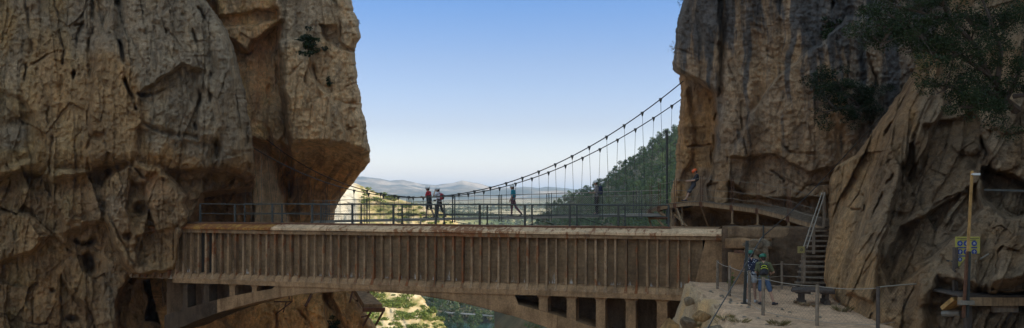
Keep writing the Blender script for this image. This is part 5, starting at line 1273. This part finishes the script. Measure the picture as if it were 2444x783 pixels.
def person(label, foot, rz, height, pose, clothes, helmet, hair='hair_dark', hairlen=0, female=False, extras=None):
    J = dict(BASE); J.update(pose); k = height/1.75
    t = thing('person', label, 'person', tuple(foot), rz)
    V = lambda p: Vector(p)*k
    sh = .93 if female else 1.0
    J['sho'] = [(p[0], p[1]*sh, p[2]) for p in J['sho']]
    def limb(mb, a, ra, b_, rb): capsule(mb, V(a), ra*k, V(b_), rb*k)
    def torso(mb, g=0.0, top=True):
        pe, ch, ne = Vector(J['pelvis']), Vector(J['chest']), Vector(J['neck'])
        for s in (0, 1):
            o = .058*(1 if s == 0 else -1); hp = Vector(J['hip'][s]); so = Vector(J['sho'][s]); w = .92 if female else 1
            capsule(mb, (pe+Vector((0, o, -.02)))*k, (.102+g)*k, (pe+Vector((0, o*.85, .14)))*k, (.088*w+g)*k)
            capsule(mb, (pe+Vector((0, o*.85, .14)))*k, (.088*w+g)*k, (ch+Vector((.0, o*1.25, 0)))*k, (.103*w+g)*k)
            if top: capsule(mb, (ch+Vector((.0, o*1.25, 0)))*k, (.103*w+g)*k, (so.lerp(ne, .35)+Vector((0, 0, -.04)))*k, (.068+g)*k)
            if top: capsule(mb, so*k, (.058+g)*k, (so.lerp(ne, .7))*k, (.055+g)*k)
    # body: one continuous surface
    mb = MB(); torso(mb)
    ne, hd = Vector(J['neck']), Vector(J['head']); limb(mb, J['neck'], .056, tuple(ne.lerp(hd, .45)), .052)
    fw = Vector(J.get('face', (1, 0, 0))).normalized(); up = Vector((0, 0, 1))
    up = (up-fw*up.dot(fw)).normalized(); lf = up.cross(fw)
    limb(mb, hd+up*.025-fw*.012, .088, hd-up*.02+fw*.005, .078); limb(mb, hd-up*.065+fw*.035, .052, hd-up*.095+fw*.05, .032)
    limb(mb, hd+fw*.085+up*.005, .012, hd+fw*.105-up*.022, .015)      # nose
    limb(mb, hd+fw*.078-up*.055+lf*.02, .011, hd+fw*.078-up*.055-lf*.02, .011)  # mouth
    for s in (1, -1): limb(mb, hd+lf*.078*s+up*.01, .018, hd+lf*.082*s-up*.02, .013)
    for s in (0, 1):
        limb(mb, J['hip'][s], .082, J['knee'][s], .055); limb(mb, J['knee'][s], .054, tuple(Vector(J['knee'][s]).lerp(Vector(J['ankle'][s]), .35)), .053)
        limb(mb, tuple(Vector(J['knee'][s]).lerp(Vector(J['ankle'][s]), .35)), .053, J['ankle'][s], .036); limb(mb, J['ankle'][s], .036, J['toe'][s], .028)
        limb(mb, J['sho'][s], .05, J['elb'][s], .04); limb(mb, J['elb'][s], .04, J['wri'][s], .027)
        w = Vector(J['wri'][s]); hdv = Vector(J['hdir'][s]).normalized(); side = hdv.cross(Vector((0, 1 if s == 0 else -1, .01))).normalized(); nrm = side.cross(hdv).normalized()
        for q in (-1, 0, 1): limb(mb, w, .018, w+hdv*.075+side*.022*q, .015)
        for q, ln in ((-1.5, .062), (-.5, .078), (.5, .074), (1.5, .055)):
            a = w+hdv*.075+side*.0205*q; b_ = a+hdv*ln*.5; c_ = b_+(hdv*.6+nrm*.6).normalized()*ln*.5; limb(mb, a, .0095, b_, .009); limb(mb, b_, .009, c_, .0075)
        a = w+hdv*.02+side*.03; limb(mb, a, .012, a+(side*.7+hdv*.7).normalized()*.05, .009)
    remeshed('body', mb, 'skin', t, .0075*k, smooth_it=2)
    mb = MB()
    for s in (1, -1): mb.sphere(V(hd+fw*.079+lf*.03*s+up*.018), .011*k, 8)
    mb.build('eyes', 'hair_dark', t, local=True)
    # hair below the helmet
    mb = MB(); limb(mb, hd+up*.03-fw*.022, .094, hd-up*.02-fw*.035, .078)
    if hairlen: limb(mb, hd-up*.03-fw*.07, .045, hd-up*(.05+hairlen)-fw*.09, .022)
    remeshed('hair', mb, hair, t, .014*k, smooth_it=1)
    # clothes
    for nm, mat, part_, amt in clothes:
        mb = MB()
        if part_ == 'shirt':
            torso(mb, .016)
            for s in (0, 1):
                so, el, wr = Vector(J['sho'][s]), Vector(J['elb'][s]), Vector(J['wri'][s])
                limb(mb, so, .064, so.lerp(el, min(1, amt)), .056)
                if amt > 1: limb(mb, el, .055, el.lerp(wr, amt-1), .042)
        elif part_ == 'vest':
            pe, ch = Vector(J['pelvis']), Vector(J['chest'])
            for o in (.06, -.06): capsule(mb, (pe+Vector((0, o, .02)))*k, .126*k, (ch+Vector((0, o*1.15, amt)))*k, .126*k)
        elif part_ == 'legs':
            pe = Vector(J['pelvis'])
            for s in (0, 1):
                hp, kn, an = Vector(J['hip'][s]), Vector(J['knee'][s]), Vector(J['ankle'][s]); o = .058*(1 if s == 0 else -1)
                capsule(mb, (pe+Vector((0, o, -.04)))*k, .118*k, (pe+Vector((0, o, .07)))*k, .108*k)
                loose = .012 if amt > 1.5 else .022
                limb(mb, hp, .094, hp.lerp(kn, min(1, amt)), (.094+(-.028)*min(1, amt))+loose-.006)
                if amt > 1: limb(mb, kn, .066, kn.lerp(an, amt-1), .048+(.004))
        elif part_ == 'shoes':
            for s in (0, 1):
                an, to = Vector(J['ankle'][s]), Vector(J['toe'][s]); d = (to-an); d.z = 0; d = d.normalized() if d.length > .03 else Vector((1, 0, 0)); heel = an-d*.035
                heel = Vector((heel.x, heel.y, an.z-.045)); toe_ = Vector((to.x, to.y, to.z+.008))
                mb = MB(); limb(mb, heel, .038, toe_, .034); limb(mb, tuple(an+Vector((0, 0, -.01))), .045, tuple(heel.lerp(toe_, .45)), .040); remeshed('shoe', mb, mat, t, .010*k, smooth_it=2)
            continue
        remeshed(nm, mb, mat, t, .012*k, smooth_it=2)
    # helmet: dome, rim and a short peak
    mb = MB(); c = hd+up*.045-fw*.005; n = 20; rings = []
    prof = [(0, .135), (.045, .131), (.085, .112), (.112, .082), (.124, .045), (.127, .008), (.124, -.02)]
    for r_, h_ in prof: rings.append([c+(fw*math.cos(2*PI*i/n)*1.12+lf*math.sin(2*PI*i/n)*.94)*max(r_, .001)+up*h_*.86 for i in range(n)])
    inner = [[c+(p-c)*.9-up*.004 for p in rg_] for rg_ in rings][::-1]
    al = rings+inner; vs = [v*k for rg_ in al for v in rg_]; fs = []
    for i in range(len(al)-1):
        for j in range(n): fs.append((i*n+j, (i+1)*n+j, (i+1)*n+(j+1) % n, i*n+(j+1) % n))
    mb.add(vs, fs); pk = []
    for a in range(-4, 5):
        an = R(a*14); e = (fw*math.cos(an)*1.12+lf*math.sin(an)*.94); pk += [(c+e*.120-up*.008)*k, (c+e*(.152-.002*a*a)-up*.022)*k, (c+e*(.152-.002*a*a)-up*.028)*k, (c+e*.120-up*.018)*k]
    mb.add(pk, [(4*i+q, 4*i+4+q, 4*i+4+(q+1) % 4, 4*i+(q+1) % 4) for i in range(8) for q in range(4)])
    h = mb.build('helmet', helmet, t, local=True, smooth=True); fix_normals(h)
    mb = MB(); mb.tube([V(hd+lf*.09+up*.02), V(hd+lf*.07-up*.07+fw*.02), V(hd-up*.125+fw*.045), V(hd-lf*.07-up*.07+fw*.02), V(hd-lf*.09+up*.02)], .006*k, 5); mb.build('chin_strap', 'black_cloth', t, local=True)
    if extras: extras(t, J, V, k)
    return t
def backpack(mat, size=(.11, .15, .21), trim=None, dz=0.0, dx=-.20):
    def f(t, J, V, k):
        ch = Vector(J['chest']); c = ch+Vector((dx, 0, .0+dz)); mb = MB(); sx, sy, sz = size
        for a in (-1, 1):
            for z in (-1, 1): capsule(mb, V(c+Vector((0, a*(sy-.07), z*(sz-.08)))), .075*k, V(c+Vector((.02, a*(sy-.08), 0))), .085*k)
        capsule(mb, V(c+Vector((-.05, 0, -sz*.35))), .08*k, V(c+Vector((-.04, 0, -.02))), .07*k)
        remeshed('backpack', mb, mat, t, .014, smooth_it=3)
        for s in (0, 1):
            so = Vector(J['sho'][s]); y = so.y*.62; mb = MB(); mb.tube([V(c+Vector((.05, y*.9, .17))), V((so.x-.02, y, so.z+.062)), V((ch.x+.135, y, ch.z+.02)), V((ch.x+.06, y*1.35, ch.z-.14)), V(c+Vector((.05, y, -.16)))], .018*k, 6); mb.build('strap', mat, t, local=True)
        if trim:
            mb = MB()
            for zz, w in ((.12, .085), (.045, .11)):
                pts = [V(c+Vector((-.085-.035*(zz < .1), w*math.cos(a*PI/8)*1.0, zz-.02+.05*math.sin(a*PI/8)))) for a in range(9)]; mb.tube(pts, .011*k, 6)
            mb.build('trim', trim, t, local=True)
    return f
def holding(pts, fn=None):
    def f(t, J, V, k):
        c = Vector(pts); mb = MB(); mb.box(V(c-Vector((.035, .065, .045))), V(c+Vector((.03, .065, .04)))); mb.tube([V(c+Vector((.03, 0, 0))), V(c+Vector((.085, 0, 0)))], .034*k, 10); mb.build('camera', 'black_plastic', t, local=True)
        if fn: fn(t, J, V, k)
    return f
def phone(c, fn=None):
    def f(t, J, V, k):
        p = Vector(c); MB().box(V(p-Vector((.006, .075, .04))), V(p+Vector((.006, .075, .04)))).build('phone', 'black_plastic', t, local=True)
        if fn: fn(t, J, V, k)
    return f
def on_deck(px, off=0.0):
    t = px_t(px); p = sus(t, off); return (p[0], p[1], deckz(t)+.024)
def stepfoot(x, y, lift=0, pitch=0):
    return (x, y, .085+lift), (x+.17, y+.01, .03+pitch)
LEFTWARD = math.atan2(-SD[1], -SD[0])
a0_, t0_ = stepfoot(.12, .10); a1_, t1_ = stepfoot(-.26, -.10, .03, 0)
person('man in a red and black top and black shorts using a phone on the footbridge', on_deck(1022, -.12), LEFTWARD, 1.80,
       dict(chest=(.02, 0, 1.27), neck=(.04, 0, 1.44), head=(.09, 0, 1.60), face=(1, 0, -.12), sho=[(.03, .18, 1.40), (.03, -.18, 1.40)], elb=[(.13, .22, 1.15), (.13, -.22, 1.15)], wri=[(.36, .12, 1.14), (.36, -.12, 1.14)], hdir=[(.9, -.4, .25), (.9, .4, .25)],
            knee=[(.09, .10, .49), (-.08, -.10, .49)], ankle=[a0_, a1_], toe=[t0_, t1_]),
       [('shirt', 'red_cloth', 'shirt', .55), ('vest', 'black_cloth', 'vest', -.04), ('shorts', 'black_cloth', 'legs', .85), ('shoes', 'shoe_dark', 'shoes', 0)], 'white_helmet', extras=phone((.47, 0, 1.18)))
a0_, t0_ = stepfoot(.06, .10); a1_, t1_ = stepfoot(-.34, -.10, .05, .0)
person('woman in a white top and black leggings with a red backpack and raised hand', on_deck(1051, .12), LEFTWARD, 1.72,
       dict(chest=(.03, 0, 1.25), neck=(.05, 0, 1.43), head=(.11, 0, 1.585), face=(1, .1, -.1), sho=[(.04, .17, 1.39), (.04, -.17, 1.39)], elb=[(.27, .20, 1.27), (.12, -.22, 1.12)], wri=[(.25, .09, 1.49), (.26, -.12, 1.03)], hdir=[(-.2, -.3, 1), (.8, .3, -.4)],
            knee=[(.06, .10, .49), (-.10, -.10, .48)], ankle=[a0_, a1_], toe=[t0_, t1_]),
       [('shirt', 'white_cloth', 'shirt', .6), ('leggings', 'black_cloth', 'legs', 1.9), ('shoes', 'shoe_dark', 'shoes', 0)], 'white_helmet', female=True, hairlen=.04, extras=holding((.30, -.03, 1.0), backpack('pack_red', (.1, .14, .19), dz=-.04, dx=-.185)))
a0_, t0_ = stepfoot(.05, .09); a1_, t1_ = (-.46, -.10, .16), (-.36, -.09, .04)
person('woman in a teal shirt and maroon trousers walking alone along the footbridge', on_deck(1226, .1), LEFTWARD, 1.70,
       dict(chest=(.0, 0, 1.26), neck=(.01, 0, 1.44), head=(.05, 0, 1.60), face=(1, 0, -.05), elb=[(-.02, .22, 1.12), (-.06, -.22, 1.12)], wri=[(.09, .20, .90), (.05, -.2, .9)],
            knee=[(.04, .09, .49), (-.14, -.10, .50)], ankle=[a0_, a1_], toe=[t0_, t1_]),
       [('shirt', 'teal_cloth', 'shirt', .7), ('trousers', 'maroon_cloth', 'legs', 1.93), ('shoes', 'shoe_dark', 'shoes', 0)], 'white_helmet', female=True, hairlen=.03)
person('man in a striped shirt and black trousers holding a camera on the footbridge', on_deck(1424, .0), LEFTWARD, 1.78,
       dict(chest=(-.02, 0, 1.27), neck=(-.01, 0, 1.45), head=(.05, 0, 1.605), face=(1, 0, -.35), elb=[(.03, .23, 1.14), (.03, -.23, 1.14)], wri=[(.28, .09, 1.13), (.28, -.09, 1.13)], hdir=[(1, -.4, 0), (1, .4, 0)]),
       [('shirt', 'striped_cloth', 'shirt', .75), ('trousers', 'black_cloth', 'legs', 1.93), ('shoes', 'shoe_dark', 'shoes', 0)], 'white_helmet', extras=holding((.38, 0, 1.13), backpack('navy_cloth', (.12, .15, .24), dz=-.02)))
p = along(1640)
person('worker in an orange helmet and dark shirt leaning back against the right cliff', (p.x-.02, p.y+.30, p.z+.02), R(176), 1.72,
       dict(pelvis=(-.40, 0, .84), chest=(-.56, 0, 1.13), neck=(-.56, 0, 1.31), head=(-.47, 0, 1.45), face=(.85, 0, -.5), hip=[(-.40, .09, .80), (-.40, -.09, .80)], knee=[(-.17, .11, .45), (-.17, -.09, .44)], ankle=[(.0, .12, .085), (-.05, -.10, .085)], toe=[(.18, .13, .04), (.13, -.11, .04)],
            sho=[(-.56, .175, 1.27), (-.56, -.175, 1.27)], elb=[(-.40, .22, 1.03), (-.40, -.22, 1.03)], wri=[(-.17, .1, 1.0), (-.17, -.1, 1.0)], hdir=[(1, -.3, .1), (1, .3, .1)]),
       [('shirt', 'black_cloth', 'shirt', .7), ('shorts', 'charcoal_cloth', 'legs', .95), ('shoes', 'charcoal_cloth', 'shoes', 0)], 'orange_helmet')
D_ = 27.6; x = (1793-CX)/F*D_
person('woman in a navy dotted top and pale denim shorts seen from behind, green helmet', (x, D_, tz(x, D_)), R(82), 1.70,
       dict(face=(1, .25, -.25), head=(.05, .01, 1.61), elb=[(.02, .22, 1.13), (.06, -.20, 1.13)], wri=[(.26, .12, 1.16), (.28, -.1, 1.1)], hdir=[(1, -.3, .2), (1, .3, .2)], knee=[(.02, .10, .49), (.0, -.11, .49)], ankle=[(-.02, .12, .085), (-.03, -.13, .085)], toe=[(.14, .17, .03), (.13, -.2, .03)]),
       [('top', 'dotted_cloth', 'shirt', .8), ('shorts', 'denim_light', 'legs', .42), ('shoes', 'shoe_white', 'shoes', 0)], 'green_helmet', female=True)
D_ = 27.0; x = (1826-CX)/F*D_
person('man in an olive shirt and blue shorts with a black and yellow backpack, green helmet', (x, D_, tz(x, D_)), R(78), 1.68,
       dict(pelvis=(0, .04, .90), chest=(.01, .05, 1.22), neck=(.01, .05, 1.40), head=(.05, .06, 1.555), face=(1, .2, -.25), hip=[(0, .13, .86), (0, -.05, .86)], knee=[(.02, .15, .47), (.03, -.17, .46)], ankle=[(-.02, .14, .085), (-.02, -.27, .085)], toe=[(.12, .20, .03), (.10, -.40, .03)],
            sho=[(.0, .235, 1.36), (.0, -.135, 1.36)], elb=[(.0, .30, 1.10), (.0, -.27, 1.10)], wri=[(.24, .15, 1.12), (.20, -.22, 1.02)], hdir=[(1, -.4, .2), (1, .4, .2)]),
       [('shirt', 'olive_cloth', 'shirt', .8), ('shorts', 'denim_blue', 'legs', .9), ('shoes', 'charcoal_cloth', 'shoes', 0)], 'green_helmet', extras=backpack('black_cloth', (.11, .135, .20), 'lime_trim', dz=-.03))
# ------------------------------------------------------------ trees and plants on the rocks
def leafy_tree(label, root_pt, limbs, n, leaf, mat, seed, name='oak_tree', clump=.5, density=None):
    """limbs: list of polylines of world points; leaf clumps gather round the outer part of every limb"""
    rg = np.random.default_rng(seed); rr = random.Random(seed); t = thing(name, label, 'tree', tuple(root_pt)); mbt = MB(); mbb = MB(); C = []
    mbt.tube([root_pt]+list(limbs[0][:2]), [.13, .10, .08], 7); first = True
    tr = mbt.build('trunk', 'bark', t)
    clumps = []
    for li, lm in enumerate(limbs):
        pts = [Vector(p) for p in lm]; r0 = .07 if li else .08; mbb.tube(pts, [r0*(1-.75*i/(len(pts)-1)) for i in range(len(pts))], 6)
        for i in range(len(pts)-1):
            for q in range(7):
                k = (i+rr.random())/(len(pts)-1)
                if k < .22: continue
                base = pts[i].lerp(pts[i+1], rr.random()); d = Vector((rr.gauss(0, 1), rr.gauss(0, .8), rr.gauss(.25, .7))).normalized()*clump*rr.uniform(.5, 1.9)
                e = base+d; m_ = base.lerp(e, .5)+Vector((0, 0, .06)); mbb.tube([base, m_, e], [.022, .014, .006], 4)
                clumps.append((e.x, e.y, e.z, clump*rr.uniform(.3, .75)))
                clumps.append((m_.x, m_.y, m_.z, clump*rr.uniform(.2, .45)))
    mbb.build('limb', 'bark', t)
    V, Q = leaf_quads(crown_points(clumps, n, rg), leaf, rg, .3); V = V-np.array(root_pt)
    me = np_mesh('crown', V, Q, None, False); link_mesh('crown', me, mat, t)
    # parts were built in world space: MB.build already moved them
    return t
D1 = 34.0
leafy_tree('dark evergreen oak growing from a crack in the middle of the right wall', W(2072, 282, D1+.5), [
    [W(2060, 262, D1), W(2030, 255, D1-.4), W(1995, 262, D1-.8), W(1962, 268, D1-1)], [W(2060, 262, D1), W(2020, 225, D1-.4), W(1975, 205, D1-.6), W(1952, 185, D1-.8)],
    [W(2030, 255, D1-.4), W(2010, 215, D1-.6), W(1990, 175, D1-.8)], [W(2065, 265, D1), W(2050, 225, D1-.2), W(2030, 185, D1-.5)], [W(2068, 265, D1), W(2078, 230, D1-.3), W(2086, 215, D1-.5)],
    [W(2060, 262, D1), W(2085, 255, D1-.4), W(2100, 245, D1-.5)], [W(2040, 258, D1-.3), W(2040, 275, D1-.5), W(2030, 285, D1-.6)], [W(1995, 262, D1-.8), W(1970, 235, D1-.9), W(1955, 225, D1-1)]], 15000, .032, 'oak_leaf', 7, clump=.44)
D2 = 21.5
leafy_tree('large dark evergreen oak hanging over the rock in the top right corner', W(2425, 262, D2+1.2), [
    [W(2400, 240, D2+.6), W(2350, 215, D2), W(2310, 235, D2-.3), W(2270, 205, D2-.3), W(2235, 225, D2-.2)], [W(2400, 240, D2+.6), W(2360, 180, D2), W(2290, 130, D2-.4), W(2200, 90, D2-.6), W(2130, 70, D2-.5), W(2085, 60, D2-.5)],
    [W(2360, 180, D2), W(2330, 110, D2-.2), W(2270, 50, D2-.5), W(2180, 25, D2-.6), W(2100, 0, D2-.6)], [W(2380, 200, D2), W(2390, 120, D2-.3), W(2360, 40, D2-.5), W(2330, -40, D2-.6)],
    [W(2400, 240, D2+.4), W(2430, 180, D2), W(2450, 100, D2-.2), W(2460, 30, D2-.4)], [W(2290, 130, D2-.4), W(2250, 140, D2-.5), W(2210, 120, D2-.6), W(2160, 125, D2-.5)], [W(2130, 70, D2-.5), W(2110, 95, D2-.6), W(2100, 115, D2-.6)],
    [W(2350, 215, D2), W(2330, 260, D2-.3), W(2290, 255, D2-.4)], [W(2400, 240, D2+.5), W(2400, 262, D2), W(2380, 268, D2-.2)], [W(2270, 50, D2-.5), W(2240, -20, D2-.7), W(2190, -60, D2-.7)], [W(2420, 230, D2), W(2450, 225, D2-.3), W(2490, 200, D2-.3)],
    [W(2300, 30, D2-.3), W(2330, 70, D2-.3), W(2400, 60, D2-.3)], [W(2200, 90, D2-.6), W(2170, 60, D2-.7), W(2120, 35, D2-.7)]], 48000, .026, 'oak_leaf', 8, clump=.46)
def tuft(name, label, cat, px, py, D, r, n, leaf, mat, seed, hang=.4):
    rg = np.random.default_rng(seed); p = W(px, py, D); cl = [(rg.normal()*r*.45, rg.normal()*r*.3, rg.normal()*r*(.4+hang*.5), r*.34) for _ in range(22)]
    V, Q = leaf_quads(crown_points(cl, n, rg), leaf, rg); me = np_mesh(name, V, Q, None, False); o = link_mesh(name, me, mat); o.location = p; setp(o, label, cat); return o
def surf_D(fn, px, py): return float(np.min(fn(np.array([[px-2., px, px+2.]]), np.array([[py*1., py, py]]))[0]))
tuft('cliff_shrub', 'dark green shrub clinging high on the grey left buttress', 'shrub', 738, 108, surf_D(D_butt, 738, 108)-.2, .62, 1500, .07, 'oak_leaf', 3, .9)
tuft('cliff_shrub', 'dark shrub in the upper crack of the right wall above the diagonal slab', 'shrub', 1974, 76, surf_D(D_right, 1974, 76)-.2, .42, 900, .05, 'oak_leaf', 4, .8)
tuft('cliff_shrub', 'thin twiggy plant on the skyline edge of the right wall', 'shrub', 1608, 112, 42.2, .28, 110, .03, 'dry_leaf', 5)
tuft('cliff_shrub', 'thin plant at the top of the right wall against the sky', 'shrub', 1628, 8, 42.2, .30, 120, .035, 'oak_leaf', 6)
tuft('cliff_shrub', 'small grey plant on the skyline of the left buttress', 'shrub', 854, 50, 52.5, .26, 110, .04, 'oak_leaf', 7)
tuft('cliff_shrub', 'small dark plant in the middle of the left buttress', 'shrub', 785, 196, surf_D(D_butt, 785, 196)-.1, .22, 260, .05, 'oak_leaf', 9)
tuft('cliff_shrub', 'green shrub on the rock under the left half of the arch', 'shrub', 795, 778, surf_D(D_butt, 795, 776)-.3, .55, 900, .06, 'oak_leaf', 10)
tuft('cliff_shrub', 'small green plant growing at the foot of the doorway near the stone pier', 'shrub', 1745, 668, 31.0, .13, 420, .03, 'bush_leaf', 12, .8)
tuft('cliff_shrub', 'dry plant hanging from a crack of the slanting right rock', 'shrub', 2195, 150, surf_D(D_near_rock, 2230, 150)-.1, .3, 400, .04, 'dry_leaf', 13, .8)
def grass(label, px, py, h_, n, seed, mat='dry_leaf', D=None):
    D = D or 3.46*F/(py-HY); x = (px-CX)/F*D; rg = random.Random(seed); z = tz(x, D); mb = MB()
    for i in range(n):
        a = rg.random()*6.28; r_ = rg.random()**.5*.22; bx, by = x+math.cos(a)*r_, D+math.sin(a)*r_; lean = rg.uniform(.05, .22); hh = h_*rg.uniform(.5, 1.1); zb = tz(bx, by) if i % 6 == 0 else z
        ca, sa = math.cos(a), math.sin(a); w_ = .006
        mb.add([(bx-sa*w_, by+ca*w_, zb-.02), (bx+sa*w_, by-ca*w_, zb-.02), (bx+ca*lean*.5, by+sa*lean*.5, zb+hh*.6), (bx+ca*lean, by+sa*lean, zb+hh)], [(0, 1, 2), (0, 2, 3)])
    o = mb.build('grass_tuft', mat); setp(o, label, 'grass')
grass('straw coloured grass tuft at the bottom of the gravel, below the tall fence post', 1858, 772, .15, 160, 1, 'dry_leaf')
grass('dry grass tuft on the gravel left of the diagonal cable', 1728, 756, .14, 90, 2)
grass('straw coloured grass clump at the broken edge of the terrace', 1668, 704, .26, 220, 3, D=28)
grass('wispy dry grass beside the netting at the bottom of the terrace', 1765, 768, .13, 80, 4)
grass('dry grass at the foot of the slanting right rock', 2010, 742, .2, 110, 5)
grass('dry weeds hanging under the end panel of the old bridge', 1645, 712, .3, 160, 6, D=28.5)
